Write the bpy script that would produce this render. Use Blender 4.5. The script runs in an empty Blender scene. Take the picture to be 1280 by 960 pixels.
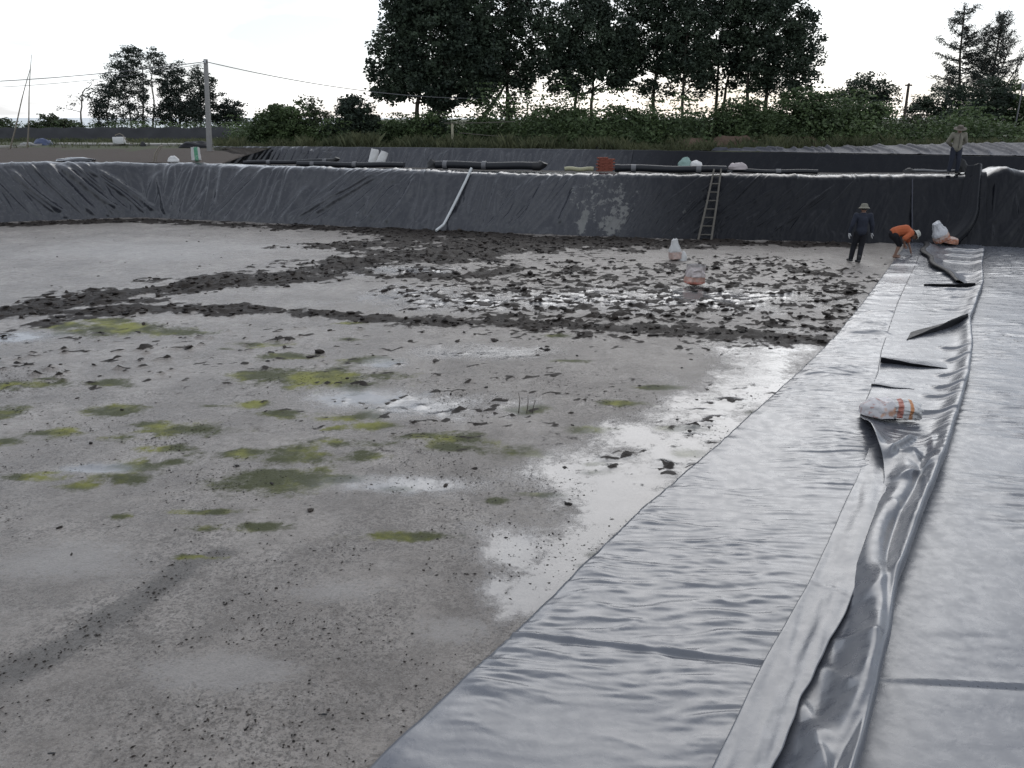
import bpy, bmesh, math, random
import numpy as np
from mathutils import Vector, Matrix

sc = bpy.context.scene
C = sc.collection
R = math.radians
# ------------------------------------------------------------------ camera, sky, sun, exposure
F, H = 985.0, 4.06                       # focal length in photo pixels, eye height above the pond floor
TH = math.atan((480 - 147) / F)
cam = bpy.data.cameras.new('camera')
cam.sensor_width = 36.0
cam.lens = F / 1280 * 36
cam.clip_start = 0.05
cam.clip_end = 40000
camo = bpy.data.objects.new('camera', cam)
C.objects.link(camo)
camo.location = (0, 0, H)
camo.rotation_euler = (R(90) - TH, 0, 0)
sc.camera = camo

SUN_EL, SUN_AZ = R(33), R(14)            # veiled sun ahead of the camera; azimuth from +Y to the right
w = bpy.data.worlds.new('World')
sc.world = w
w.use_nodes = True
wt = w.node_tree
wt.nodes.clear()
def wn(t, **k):
    n = wt.nodes.new(t)
    for a, b in k.items(): setattr(n, a, b)
    return n
sky = wn('ShaderNodeTexSky', sky_type='NISHITA')
sky.sun_disc = False
sky.sun_elevation = SUN_EL
sky.sun_rotation = SUN_AZ
sky.dust_density = 1.0
tc = wn('ShaderNodeTexCoord')
sep = wn('ShaderNodeSeparateXYZ')
wt.links.new(tc.outputs['Generated'], sep.inputs[0])
mz = wn('ShaderNodeMath', operation='ABSOLUTE'); wt.links.new(sep.outputs['Z'], mz.inputs[0])
ma = wn('ShaderNodeMath', operation='ADD'); ma.inputs[1].default_value = 0.16; wt.links.new(mz.outputs[0], ma.inputs[0])
dv = wn('ShaderNodeVectorMath', operation='DIVIDE')
wt.links.new(tc.outputs['Generated'], dv.inputs[0])
cb = wn('ShaderNodeCombineXYZ')
for i in range(3): wt.links.new(ma.outputs[0], cb.inputs[i])
wt.links.new(cb.outputs[0], dv.inputs[1])
nz = wn('ShaderNodeTexNoise'); nz.inputs['Scale'].default_value = 1.15; nz.inputs['Detail'].default_value = 6
nz.inputs['Roughness'].default_value = 0.52; nz.inputs['Distortion'].default_value = 0.3
wt.links.new(dv.outputs[0], nz.inputs['Vector'])
cr = wn('ShaderNodeValToRGB')
cr.color_ramp.elements[0].position = 0.40; cr.color_ramp.elements[0].color = (6.0, 6.4, 7.1, 1)
cr.color_ramp.elements[1].position = 0.66; cr.color_ramp.elements[1].color = (12.0, 12.6, 13.5, 1)
wt.links.new(nz.outputs['Fac'], cr.inputs['Fac'])
mx = wn('ShaderNodeMixRGB'); mx.inputs['Fac'].default_value = 0.74
wt.links.new(sky.outputs[0], mx.inputs['Color1']); wt.links.new(cr.outputs[0], mx.inputs['Color2'])
bg = wn('ShaderNodeBackground'); bg.inputs['Strength'].default_value = 0.1
wt.links.new(mx.outputs[0], bg.inputs['Color'])
wo = wn('ShaderNodeOutputWorld'); wt.links.new(bg.outputs[0], wo.inputs['Surface'])

sl = bpy.data.lights.new('sun', 'SUN'); sl.energy = 0.66; sl.angle = R(44); sl.color = (1, 0.985, 0.96)
so = bpy.data.objects.new('sun', sl); C.objects.link(so)
sd = Vector((math.sin(SUN_AZ) * math.cos(SUN_EL), math.cos(SUN_AZ) * math.cos(SUN_EL), math.sin(SUN_EL)))
so.rotation_euler = sd.to_track_quat('Z', 'Y').to_euler()
so.location = (0, 0, 60)
vs = sc.view_settings
vs.view_transform = 'Standard'; vs.look = 'None'; vs.gamma = 1.0; vs.exposure = 0.52; vs.use_curve_mapping = False
sc.cycles.max_bounces = 5
sc.cycles.diffuse_bounces = 2
sc.cycles.glossy_bounces = 3
sc.cycles.transparent_max_bounces = 8
sc.cycles.caustics_reflective = False

# ------------------------------------------------------------------ helpers
rng = np.random.RandomState(7)
random.seed(7)
ct, st_ = math.cos(TH), math.sin(TH)
def ray(px, py):
    a = (np.asarray(px, float) - 640) / F; b = -(np.asarray(py, float) - 480) / F
    return a, ct + b * st_, -st_ + b * ct
def gp(px, py, z=0.0):                    # survey point on a level plane
    x, y, zz = ray(px, py); t = (z - H) / zz
    return np.array([x * t, y * t])
def pw(px, py, Y):                        # survey point at a known distance Y
    x, y, z = ray(px, py); t = Y / y
    return np.array([x * t, Y + 0 * t, H + z * t])

_perm = np.random.RandomState(3).rand(512, 512)
def vnoise(x, y, seed=0):
    x = np.asarray(x, float) + seed * 37.7; y = np.asarray(y, float) + seed * 91.3
    xi = np.floor(x).astype(int); yi = np.floor(y).astype(int)
    fx = x - xi; fy = y - yi
    fx = fx * fx * (3 - 2 * fx); fy = fy * fy * (3 - 2 * fy)
    g = lambda a, b: _perm[a & 511, b & 511]
    return (g(xi, yi) * (1 - fx) + g(xi + 1, yi) * fx) * (1 - fy) + (g(xi, yi + 1) * (1 - fx) + g(xi + 1, yi + 1) * fx) * fy
def fbm(x, y, o=4, seed=0, g=0.5):
    s = 0; a = 1; t = 0
    x = np.asarray(x, float); y = np.asarray(y, float)
    for i in range(o):
        s = s + a * vnoise(x, y, seed + i * 5); t += a; a *= g
        x, y = (x * 0.8 - y * 0.6) * 2, (x * 0.6 + y * 0.8) * 2
    return s / t
def sstep(a, b, x):
    t = np.clip((x - a) / (b - a), 0, 1); return t * t * (3 - 2 * t)
def smooth1(y, k):
    p = np.pad(y, k, mode='edge'); ker = np.hanning(2 * k + 1); ker /= ker.sum()
    return np.convolve(p, ker, 'valid')

def np_mesh(name, V, Fc, mats, parent=None, smooth=True, mi=None, attrs=None):
    V = np.asarray(V, np.float32); Fc = np.asarray(Fc, np.int32)
    me = bpy.data.meshes.new(name)
    n, k = Fc.shape
    me.vertices.add(len(V)); me.vertices.foreach_set('co', V.ravel())
    me.loops.add(n * k); me.loops.foreach_set('vertex_index', Fc.ravel())
    me.polygons.add(n)
    me.polygons.foreach_set('loop_start', np.arange(0, n * k, k, dtype=np.int32))
    me.polygons.foreach_set('loop_total', np.full(n, k, np.int32))
    me.polygons.foreach_set('use_smooth', np.full(n, smooth, bool))
    if not isinstance(mats, (list, tuple)): mats = [mats]
    for m in mats: me.materials.append(m)
    if mi is not None: me.polygons.foreach_set('material_index', np.asarray(mi, np.int32))
    for a, v in (attrs or {}).items():
        at = me.attributes.new(a, 'FLOAT', 'POINT'); at.data.foreach_set('value', np.asarray(v, np.float32).ravel())
    me.update(calc_edges=True)
    o = bpy.data.objects.new(name, me); C.objects.link(o)
    if parent: o.parent = parent
    return o
def grid_faces(nr, nc, flip=False):
    i = np.arange(nr * nc).reshape(nr, nc)
    f = np.stack([i[:-1, :-1], i[:-1, 1:], i[1:, 1:], i[1:, :-1]], -1).reshape(-1, 4)
    return f[:, ::-1] if flip else f
def tag(o, label, cat=None, group=None, kind=None):
    if label: o['label'] = label
    if cat: o['category'] = cat
    if group: o['group'] = group
    if kind: o['kind'] = kind
    return o
def empty(name, loc=(0, 0, 0), rz=0, label=None, cat=None, group=None):
    o = bpy.data.objects.new(name, None); C.objects.link(o)
    o.location = loc; o.rotation_euler = (0, 0, rz); o.empty_display_size = 0.2
    return tag(o, label, cat, group)
class MB:
    def __init__(s): s.v = []; s.f = []
    def add(s, V, Fs):
        b = len(s.v); s.v += [tuple(map(float, p)) for p in V]; s.f += [tuple(i + b for i in f) for f in Fs]; return s
    def box(s, c, d, rot=None, bev=0.0):
        bm = bmesh.new(); bmesh.ops.create_cube(bm, size=1.0)
        bmesh.ops.scale(bm, vec=d, verts=bm.verts)
        if bev: bmesh.ops.bevel(bm, geom=bm.edges[:], offset=bev, segments=2, affect='EDGES', profile=0.5)
        if rot is not None: bmesh.ops.transform(bm, matrix=rot.to_4x4(), verts=bm.verts)
        bmesh.ops.translate(bm, vec=c, verts=bm.verts)
        return s.bm(bm)
    def bm(s, bm):
        bm.verts.index_update()
        s.add([v.co[:] for v in bm.verts], [[v.index for v in f.verts] for f in bm.faces]); bm.free(); return s
    def tube(s, pts, rad, seg=10, cap=True, sq=1.0):
        pts = [Vector(p) for p in pts]; n = len(pts)
        if not hasattr(rad, '__len__'): rad = [rad] * n
        V = []; up = None
        for i, p in enumerate(pts):
            t = (pts[min(i + 1, n - 1)] - pts[max(i - 1, 0)]).normalized()
            if up is None:
                up = Vector((0, 0, 1)) if abs(t.z) < 0.9 else Vector((1, 0, 0))
            a = t.cross(up).normalized(); b = a.cross(t).normalized(); up = b
            for k in range(seg):
                an = 2 * math.pi * k / seg
                V.append(p + (a * math.cos(an) + b * math.sin(an) * sq) * rad[i])
        Fs = [(i * seg + k, i * seg + (k + 1) % seg, (i + 1) * seg + (k + 1) % seg, (i + 1) * seg + k) for i in range(n - 1) for k in range(seg)]
        if cap: Fs += [tuple(range(seg))[::-1], tuple((n - 1) * seg + k for k in range(seg))]
        return s.add(V, Fs)
    def lathe(s, prof, seg=20, M=None):
        V = [Vector((r * math.cos(2 * math.pi * k / seg), r * math.sin(2 * math.pi * k / seg), z)) for r, z in prof for k in range(seg)]
        if M is not None: V = [M @ v for v in V]
        n = len(prof)
        return s.add(V, [(i * seg + k, i * seg + (k + 1) % seg, (i + 1) * seg + (k + 1) % seg, (i + 1) * seg + k) for i in range(n - 1) for k in range(seg)])
    def build(s, name, mat, parent=None, smooth=True):
        me = bpy.data.meshes.new(name); me.from_pydata(s.v, [], s.f)
        for m in (mat if isinstance(mat, (list, tuple)) else [mat]): me.materials.append(m)
        if smooth:
            me.polygons.foreach_set('use_smooth', [True] * len(me.polygons))
            try: me.set_sharp_from_angle(angle=R(40))
            except Exception: pass
        o = bpy.data.objects.new(name, me); C.objects.link(o)
        if parent: o.parent = parent
        return o

# ------------------------------------------------------------------ materials
class NT:
    def __init__(s, name):
        s.m = bpy.data.materials.new(name); s.m.use_nodes = True; s.t = s.m.node_tree
        s.b = s.t.nodes['Principled BSDF']; s.out = s.t.nodes['Material Output']
        s.co = s.n('ShaderNodeTexCoord').outputs['Object']
    def n(s, t, **k):
        x = s.t.nodes.new(t)
        for a, b in k.items(): setattr(x, a, b)
        return x
    def L(s, a, b): s.t.links.new(a, b)
    def setv(s, inp, v):
        if hasattr(v, 'is_output'): s.L(v, inp)
        elif isinstance(v, (tuple, list)) and len(v) == 3 and inp.type == 'RGBA': inp.default_value = (*v, 1)
        else: inp.default_value = v
    def noise(s, scale, detail=4, rough=0.55, vec=None, dist=0.0):
        x = s.n('ShaderNodeTexNoise'); x.inputs['Scale'].default_value = scale; x.inputs['Detail'].default_value = detail
        x.inputs['Roughness'].default_value = rough; x.inputs['Distortion'].default_value = dist
        s.L(vec or s.co, x.inputs['Vector']); return x.outputs['Fac']
    def map(s, sc_=(1, 1, 1), rot=(0, 0, 0)):
        x = s.n('ShaderNodeMapping'); x.inputs['Scale'].default_value = sc_; x.inputs['Rotation'].default_value = rot
        s.L(s.co, x.inputs['Vector']); return x.outputs[0]
    def math(s, op, a, b=0.0, c=None):
        x = s.n('ShaderNodeMath', operation=op); s.setv(x.inputs[0], a); s.setv(x.inputs[1], b)
        if c is not None: s.setv(x.inputs[2], c)
        return x.outputs[0]
    def step(s, v, a, b, lo=0.0, hi=1.0):
        x = s.n('ShaderNodeMapRange', interpolation_type='SMOOTHSTEP'); s.setv(x.inputs['Value'], v)
        x.inputs['From Min'].default_value = a; x.inputs['From Max'].default_value = b
        x.inputs['To Min'].default_value = lo; x.inputs['To Max'].default_value = hi; return x.outputs[0]
    def mix(s, f, a, b):
        x = s.n('ShaderNodeMixRGB'); s.setv(x.inputs['Fac'], f); s.setv(x.inputs['Color1'], a); s.setv(x.inputs['Color2'], b); return x.outputs[0]
    def attr(s, name): return s.n('ShaderNodeAttribute', attribute_name=name).outputs['Fac']
    def island(s): return s.n('ShaderNodeNewGeometry').outputs['Random Per Island']
    def bump(s, h, strength=0.5, dist=0.02, normal=None):
        x = s.n('ShaderNodeBump'); s.setv(x.inputs['Strength'], strength); x.inputs['Distance'].default_value = dist; s.L(h, x.inputs['Height'])
        if normal is not None: s.L(normal, x.inputs['Normal'])
        return x.outputs[0]
    def fin(s, col, rough=0.7, spec=0.5, normal=None, metal=0.0):
        s.setv(s.b.inputs['Base Color'], col); s.setv(s.b.inputs['Roughness'], rough); s.setv(s.b.inputs['Specular IOR Level'], spec)
        s.b.inputs['Metallic'].default_value = metal
        if normal is not None: s.L(normal, s.b.inputs['Normal'])
        return s.m
def plain(name, c, rough=0.7, var=0.25, scale=6, spec=0.4, bump=0.0, bscale=30):
    t = NT(name); n = t.noise(scale, 5)
    col = t.mix(n, tuple(x * (1 - var) for x in c), tuple(min(1, x * (1 + var)) for x in c))
    return t.fin(col, rough, spec, t.bump(t.noise(bscale, 4), bump, 0.01) if bump else None)
def leafmat(name, c1, c2, trans=0.25):
    t = NT(name)
    n = t.step(t.noise(0.45, 4, .6), .35, .65)
    f = t.math('ADD', t.math('MULTIPLY', t.island(), 0.45), t.math('MULTIPLY', n, 0.55))
    col = t.mix(f, c1, c2)
    t.fin(col, 0.6, 0.25)
    tr = t.n('ShaderNodeBsdfTranslucent'); t.L(col, tr.inputs['Color'])
    ms = t.n('ShaderNodeMixShader'); ms.inputs[0].default_value = trans
    t.L(t.b.outputs[0], ms.inputs[1]); t.L(tr.outputs[0], ms.inputs[2]); t.L(ms.outputs[0], t.out.inputs['Surface'])
    return t.m
def liner_mat(name, c, rough, dust=(0.2, 0.19, 0.185), dusta=0.0, bumpv=0.25, bs=9.0, stain=False, spec=0.5):
    t = NT(name)
    big = t.noise(0.7, 4, 0.6); fine = t.noise(7, 5, 0.65)
    f = t.math('MULTIPLY', t.step(t.math('ADD', t.math('MULTIPLY', big, 0.6), t.math('MULTIPLY', fine, 0.4)), 0.4, 0.7), dusta)
    col = t.mix(f, c, dust)
    rg = t.step(fine, 0.3, 0.75, rough - 0.05, rough + 0.12)
    if stain:
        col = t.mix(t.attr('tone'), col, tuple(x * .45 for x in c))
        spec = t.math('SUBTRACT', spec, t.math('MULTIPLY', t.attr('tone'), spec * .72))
        a = t.attr('stain'); n = t.noise(5.5, 6, 0.7)
        g = t.step(t.math('ADD', a, t.math('MULTIPLY', t.math('SUBTRACT', n, 0.5), 1.9)), 0.42, 0.62)
        col = t.mix(g, col, (0.11, 0.11, 0.105)); rg = t.math('ADD', rg, t.math('MULTIPLY', g, 0.35))
    h = t.noise(bs, 4, 0.5, dist=0.4)
    return t.fin(col, rg, spec, t.bump(h, bumpv, 0.03))

M = {}
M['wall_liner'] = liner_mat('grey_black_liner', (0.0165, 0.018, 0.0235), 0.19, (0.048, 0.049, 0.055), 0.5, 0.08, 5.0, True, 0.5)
M['pale_bank'] = liner_mat('weathered_liner', (0.04, 0.042, 0.053), 0.62, (0.07, 0.07, 0.08), 0.5, 0.3, 3.0, False, 0.15)
M['floor_liner'] = liner_mat('silver_liner', (0.064, 0.069, 0.083), 0.28, (0.125, 0.124, 0.125), 0.35, 0.06, 14.0, False, 0.85)
M['under_liner'] = liner_mat('black_liner_underside', (0.007, 0.007, 0.009), 0.55, (0.02, 0.02, 0.02), 0.2, 0.1, 9.0, False, 0.2)
M['pipe'] = plain('black_pipe', (0.012, 0.013, 0.016), 0.45, 0.3, 3, 0.25)
M['white_pvc'] = plain('white_pvc', (0.42, 0.43, 0.43), 0.4, 0.1, 4)
M['yellow_pipe'] = plain('yellowed_pipe', (0.25, 0.24, 0.15), 0.5, 0.2, 4)
M['bamboo'] = plain('weathered_bamboo', (0.16, 0.14, 0.11), 0.7, 0.3, 8)
M['ladder'] = plain('weathered_ladder_wood', (0.085, 0.077, 0.065), 0.8, 0.3, 10)
M['concrete'] = plain('concrete', (0.20, 0.197, 0.19), 0.85, 0.2, 5, 0.3, 0.3, 40)
M['path'] = plain('pale_concrete_path', (0.26, 0.25, 0.23), 0.9, 0.15, 2, 0.2, 0.2, 20)
M['brick'] = plain('red_brick', (0.16, 0.052, 0.036), 0.9, 0.35, 9, 0.2, 0.4, 60)
M['wire'] = plain('grey_wire', (0.10, 0.10, 0.105), 0.5, 0.1)
M['bark'] = plain('dark_bark', (0.06, 0.05, 0.042), 0.95, 0.35, 5, 0.2, 0.6, 18)
M['pale_bark'] = plain('pale_bark', (0.16, 0.15, 0.135), 0.9, 0.3, 5, 0.2, 0.4, 18)
M['leaf_dark'] = leafmat('broad_leaf', (0.018, 0.027, 0.022), (0.050, 0.070, 0.042), 0.22)
M['leaf_mid'] = leafmat('bush_leaf', (0.028, 0.044, 0.021), (0.095, 0.135, 0.055), 0.25)
M['leaf_pale'] = leafmat('pale_leaf', (0.03, 0.042, 0.024), (0.085, 0.10, 0.055), 0.25)
M['leaf_euc'] = leafmat('narrow_leaf', (0.02, 0.028, 0.025), (0.05, 0.063, 0.047), 0.22)
M['needle'] = leafmat('needle_leaf', (0.024, 0.031, 0.028), (0.054, 0.062, 0.052), 0.15)
M['grass'] = leafmat('rough_grass', (0.03, 0.04, 0.018), (0.11, 0.115, 0.06), 0.3)
M['net'] = liner_mat('dark_fence_sheet', (0.03, 0.031, 0.036), 0.6, (0.07, 0.07, 0.075), 0.3, 0.2, 4.0)
M['blue_tarp'] = plain('blue_tarp', (0.04, 0.055, 0.11), 0.5, 0.3, 4)
M['white_metal'] = plain('white_metal', (0.5, 0.5, 0.49), 0.5, 0.08, 4)
M['black'] = plain('black_rubber', (0.012, 0.012, 0.013), 0.6, 0.2)
M['skin'] = plain('tanned_skin', (0.17, 0.095, 0.065), 0.55, 0.15, 12)
M['navy'] = plain('navy_cloth', (0.022, 0.025, 0.036), 0.9, 0.25, 10, 0.2, 0.3, 50)
M['black_cloth'] = plain('black_cloth', (0.013, 0.013, 0.016), 0.9, 0.25, 10, 0.2, 0.3, 50)
M['orange'] = plain('orange_cloth', (0.32, 0.085, 0.036), 0.85, 0.18, 9, 0.2, 0.4, 40)
M['beige'] = plain('beige_cloth', (0.16, 0.15, 0.122), 0.9, 0.15, 9, 0.2, 0.4, 40)
M['hat'] = plain('khaki_hat_cloth', (0.16, 0.152, 0.125), 0.9, 0.2, 14, 0.2, 0.3, 60)
M['pale_hat'] = plain('pale_hat_cloth', (0.33, 0.33, 0.30), 0.9, 0.15, 14)
M['brown_hat'] = plain('brown_hat_cloth', (0.085, 0.072, 0.058), 0.9, 0.2, 14)
M['glove'] = plain('white_glove', (0.4, 0.4, 0.4), 0.9, 0.1, 14)
M['hair'] = plain('black_hair', (0.012, 0.01, 0.009), 0.6, 0.2)
M['sack'] = plain('white_woven_sack', (0.47, 0.465, 0.455), 0.6, 0.12, 9, 0.4, 0.5, 25)
M['green_sack'] = plain('green_print', (0.04, 0.19, 0.10), 0.6, 0.2, 9)

# ------------------------------------------------------------------ survey of the place
# far bank of the pond: foot and rim lines
PXC = np.array([-260, -120, 0, 100, 170, 280, 390, 560, 700, 850, 1060, 1140, 1225, 1280, 1400, 1560], float)
YB = np.array([290, 283.5, 278, 274, 271.5, 276, 281, 289, 293.5, 298.5, 303, 304.5, 308, 310, 315, 321], float)
PXT = np.array([-260, 0, 100, 200, 300, 400, 600, 760, 900, 1040, 1140, 1225, 1280, 1560], float)
YT = np.array([205, 203, 201.5, 202, 205, 208, 213, 215, 216, 217, 217, 215.5, 215, 219], float)
_px = np.arange(-260, 1560.5, 1.0)
_yb = smooth1(np.interp(_px, PXC, YB), 28)
_yt = smooth1(np.interp(_px, PXT, YT), 28)
_B = gp(_px, _yb).T
_tan = np.gradient(_B, axis=0); _tan /= np.linalg.norm(_tan, axis=1)[:, None]
_N = np.stack([-_tan[:, 1], _tan[:, 0]], 1)                # away from the camera
_N[:, 0] = smooth1(_N[:, 0], 60); _N[:, 1] = smooth1(_N[:, 1], 60); _N /= np.linalg.norm(_N, axis=1)[:, None]
RUN = 1.4
_T = _B + _N * RUN
_a, _dy, _dz = ray(_px, _yt)
_ZT = smooth1(H + _T[:, 1] * _dz / _dy, 20)
def at(arr, px):
    arr = np.asarray(arr)
    return np.interp(px, _px, arr) if arr.ndim == 1 else np.stack([np.interp(px, _px, arr[:, i]) for i in range(arr.shape[1])], -1)
def bank(px, back=0.0, up=0.0):           # a spot on the bank crest
    p = at(_T, px) + at(_N, px) * back
    return Vector((float(p[0]), float(p[1]), float(at(_ZT, px)) - 0.03 + up))
def bank_at(px, back=0.0, up=0.0):        # same, found by its direction in plan
    k = (px - 640) / F
    q = px
    for _ in range(12):
        b = bank(q, back); dd = b.y * ct + (H - b.z) * st_
        q += (px - (640 + F * b.x / dd)) * 0.9
    return bank(q, back, up)

# floor sheets: s runs along the sheet, t to the right
P0 = gp(1085, 955); P1 = gp(1229, 340)
SD = (P1 - P0) / np.linalg.norm(P1 - P0); SN = np.array([SD[1], -SD[0]])
def ST(s, t):
    return P0[0] + s * SD[0] + t * SN[0], P0[1] + s * SD[1] + t * SN[1]
def toST(x, y):
    return (x - P0[0]) * SD[0] + (y - P0[1]) * SD[1], (x - P0[0]) * SN[0] + (y - P0[1]) * SN[1]
EL_S = [-9, -1.74, -0.07, 2.5, 4.81, 8.55, 11.35, 16, 25.2, 30]; EL_T = [-2.9, -2.79, -2.72, -2.66, -2.5, -2.3, -2.2, -2.25, -2.4, -2.4]
def edgeL(s): return np.interp(s, EL_S, EL_T) + 0.03 * (fbm(s * 0.9, s * 0, 3, 4) - 0.5)

# ------------------------------------------------------------------ pond floor
def ell(x, y, cx, cy, rx, ry):            # soft blob, 1 at the centre, 0 at the rim
    c = gp(cx, cy); ax = abs(gp(cx + rx, cy) - gp(cx - rx, cy))[0] / 2; ay = abs(gp(cx, cy - ry)[1] - gp(cx, cy + ry)[1]) / 2
    return 1 - np.sqrt(((x - c[0]) / ax) ** 2 + ((y - c[1]) / ay) ** 2)
def polyband(x, y, pts, wd):              # 1 on the line, 0 at distance wd
    best = np.full(np.shape(x), -9.0)
    P = [gp(a, b) for a, b in pts]
    if not hasattr(wd, '__len__'): wd = [wd] * len(P)
    for i in range(len(P) - 1):
        a, b = P[i], P[i + 1]; d = b - a; l2 = d @ d
        t = np.clip(((x - a[0]) * d[0] + (y - a[1]) * d[1]) / l2, 0, 1)
        q = 1 - np.hypot(x - a[0] - t * d[0], y - a[1] - t * d[1]) / (wd[i] * (1 - t) + wd[i + 1] * t)
        best = np.maximum(best, q)
    return best
ALGAE = [(150, 512, 34, 6), (10, 517, 26, 9), (345, 600, 56, 14), (300, 567, 45, 6), (370, 574, 55, 8), (425, 599, 38, 5), (438, 521, 34, 6), (470, 532, 26, 4),
 (575, 549, 36, 7), (645, 565, 40, 6), (520, 546, 26, 4), (318, 505, 24, 4), (235, 538, 50, 7), (180, 582, 28, 7), (110, 604, 14, 3),
 (410, 472, 62, 12), (820, 484, 30, 3.5), (255, 662, 24, 5), (330, 660, 32, 5), (510, 671, 50, 4), (622, 627, 14, 3.5), (743, 693, 16, 5), (733, 706, 18, 3),
 (495, 610, 18, 3), (150, 411, 55, 7), (85, 407, 22, 4), (35, 597, 40, 5), (680, 618, 25, 3), (940, 515, 12, 3), (862, 566, 22, 5), (245, 697, 26, 3),
 (60, 540, 40, 4), (320, 430, 26, 3), (150, 548, 20, 4), (260, 640, 40, 3), (430, 555, 50, 6), (560, 560, 30, 4), (150, 645, 12, 3), (655, 512, 22, 4), (30, 480, 45, 4), (700, 420, 20, 2), (780, 505, 22, 3), (860, 535, 30, 4), (740, 590, 18, 3)]
WET = [(770, 600, 130, 60), (700, 700, 90, 60), (880, 535, 90, 32), (650, 690, 60, 50), (435, 498, 75, 14), (550, 508, 90, 16), (960, 470, 70, 22), (620, 735, 40, 30),
 (500, 605, 120, 14), (800, 545, 80, 22), (840, 650, 60, 60), (520, 338, 80, 6), (700, 372, 240, 16), (900, 372, 160, 14), (480, 455, 30, 8), (130, 585, 60, 6), (20, 420, 50, 6), (620, 440, 90, 10)]
PALE = [(90, 705, 150, 36), (560, 790, 90, 30), (420, 740, 120, 26), (200, 312, 280, 18), (700, 380, 260, 22), (300, 840, 160, 30), (520, 338, 90, 9), (450, 500, 90, 20)]
BANDS = [([(-60, 400), (30, 388), (100, 374), (220, 361), (330, 347), (450, 328), (560, 316), (660, 303)], [1.5, 1.4, 1.3, 1.3, 1.4, 1.8, 2.4, 2.2]),
 ([(-40, 398), (120, 388), (300, 386), (480, 399), (650, 405), (800, 412), (950, 421), (1045, 430)], [0.8, 0.55, 0.5, 0.45, 0.45, 0.5, 0.55, 0.6]),
 ([(430, 306), (560, 305), (700, 305), (840, 307)], [1.6, 2.6, 2.4, 1.2]),
 ([(-200, 287), (0, 281), (170, 275), (390, 285), (560, 293), (850, 302), (1060, 307)], [0.9, 0.8, 0.7, 1.0, 1.2, 0.9, 0.6]),
 ([(430, 330), (480, 345), (600, 345), (640, 335)], [0.6, 0.5, 0.4, 0.5])]
TRACKS = [([(-30, 862), (60, 820), (150, 765), (230, 712), (275, 690)], [0.3, 0.27, 0.26, 0.24, 0.2])]
_ra = random.Random(5)
for _ in range(30):
    _y = 400 + 210 * _ra.random() ** .9; _k = _ra.uniform(.5, 1.3); ALGAE.append((_ra.uniform(-20, 480) if _ra.random() < .7 else _ra.uniform(400, 760), _y, 24 * _k, (2.2 + (_y - 400) * .011) * _k))
def fields(x, y):
    wn1 = fbm(x * 1.1, y * 1.1, 4, 11) - 0.5; wn2 = fbm(x * 3.5, y * 3.5, 3, 12) - 0.5; big = fbm(x * 0.3, y * 0.3, 3, 13) - 0.5
    alg = np.full(np.shape(x), -3.0)
    for e in ALGAE: alg = np.maximum(alg, ell(x, y, *e))
    alg = alg + wn2 * 1.5 + wn1 * 1.1
    wet = np.full(np.shape(x), -3.0)
    for e in WET: wet = np.maximum(wet, ell(x, y, *e))
    s, t = toST(x, y)
    wet = np.maximum(wet, 1 - np.abs(t + 2.9) / (0.45 + 0.08 * np.clip(s, 0, 12)) - 2.0 * sstep(9, 14, s) - 2.0 * sstep(0.5, -0.6, s))
    wet = wet + wn1 * 1.1 + big * 0.6
    drk = np.full(np.shape(x), -3.0)
    for pts, wd in BANDS: drk = np.maximum(drk, polyband(x, y, pts, wd))
    drk = drk + wn1 * 1.9 + wn2 * 1.3 - 0.05
    # broken crust of flaked mud in the middle distance
    reg = np.maximum.reduce([ell(x, y, 800, 365, 380, 62), ell(x, y, 960, 350, 200, 46), ell(x, y, 1000, 395, 120, 36), ell(x, y, 640, 350, 220, 40)])
    fl = fbm(x * 4.2, y * 7.0, 4, 21, 0.72)
    flake = np.clip(reg * 2, 0, 1) * (fl - 0.522) * 9 + np.minimum(reg, 0) * 4 - (1 - np.clip(reg * 2, 0, 1)) * 0.6
    drk = np.maximum(drk, flake)
    reg2 = np.maximum.reduce([ell(x, y, 150, 450, 260, 40), ell(x, y, 920, 520, 120, 50), ell(x, y, 820, 580, 90, 26), ell(x, y, 560, 490, 260, 60), ell(x, y, 300, 430, 320, 30)])
    drk = np.maximum(drk, np.clip(reg2 * 2, 0, 1) * (fbm(x * 4.6, y * 6.5, 4, 29, 0.7) - 0.64) * 9 + np.minimum(reg2, 0) * 4)
    grit = np.full(np.shape(x), -3.0)
    for pts, wd in TRACKS: grit = np.maximum(grit, polyband(x, y, pts, wd))
    grit = grit + wn2 * 0.9
    pale = np.full(np.shape(x), -3.0)
    for e in PALE: pale = np.maximum(pale, ell(x, y, *e))
    pale = pale + wn1 * 0.9
    return alg, wet, drk, grit, pale
gx = np.arange(-34, 27, 0.085)
gy = np.concatenate([np.arange(-4, 2.5, 0.25), 2.5 + np.cumsum(np.linspace(0.045, 0.115, 424))])
X, Y = np.meshgrid(gx, gy)
alg, wet, drk, grit, pale = fields(X, Y)
rough_n = fbm(X * 4.5, Y * 4.5, 4, 31, 0.6); rough_f = fbm(X * 11, Y * 11, 2, 32)
Z = (fbm(X * 0.5, Y * 0.5, 4, 33) - 0.5) * 0.05 + (rough_n - 0.5) * 0.012
Z += (fbm(X * 2.4, Y * 2.4, 3, 34) - 0.5) * 0.05 + (fbm(X * 6.5, Y * 6.5, 2, 35) - 0.5) * 0.018
Z += np.clip(drk, 0, 1) * (0.015 + np.clip(rough_n - 0.42, 0, 1) * 0.22 + (rough_f - 0.5) * 0.05)
Z += np.clip(grit, 0, 1) * (rough_f - 0.5) * 0.03 - np.clip(grit, 0, 1) * 0.012
wf = sstep(0.0, 0.5, wet) * (1 - sstep(-0.1, 0.3, drk))
Z = Z * (1 - 0.85 * wf) - 0.012 * wf
ss, tt = toST(X, Y)
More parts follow.
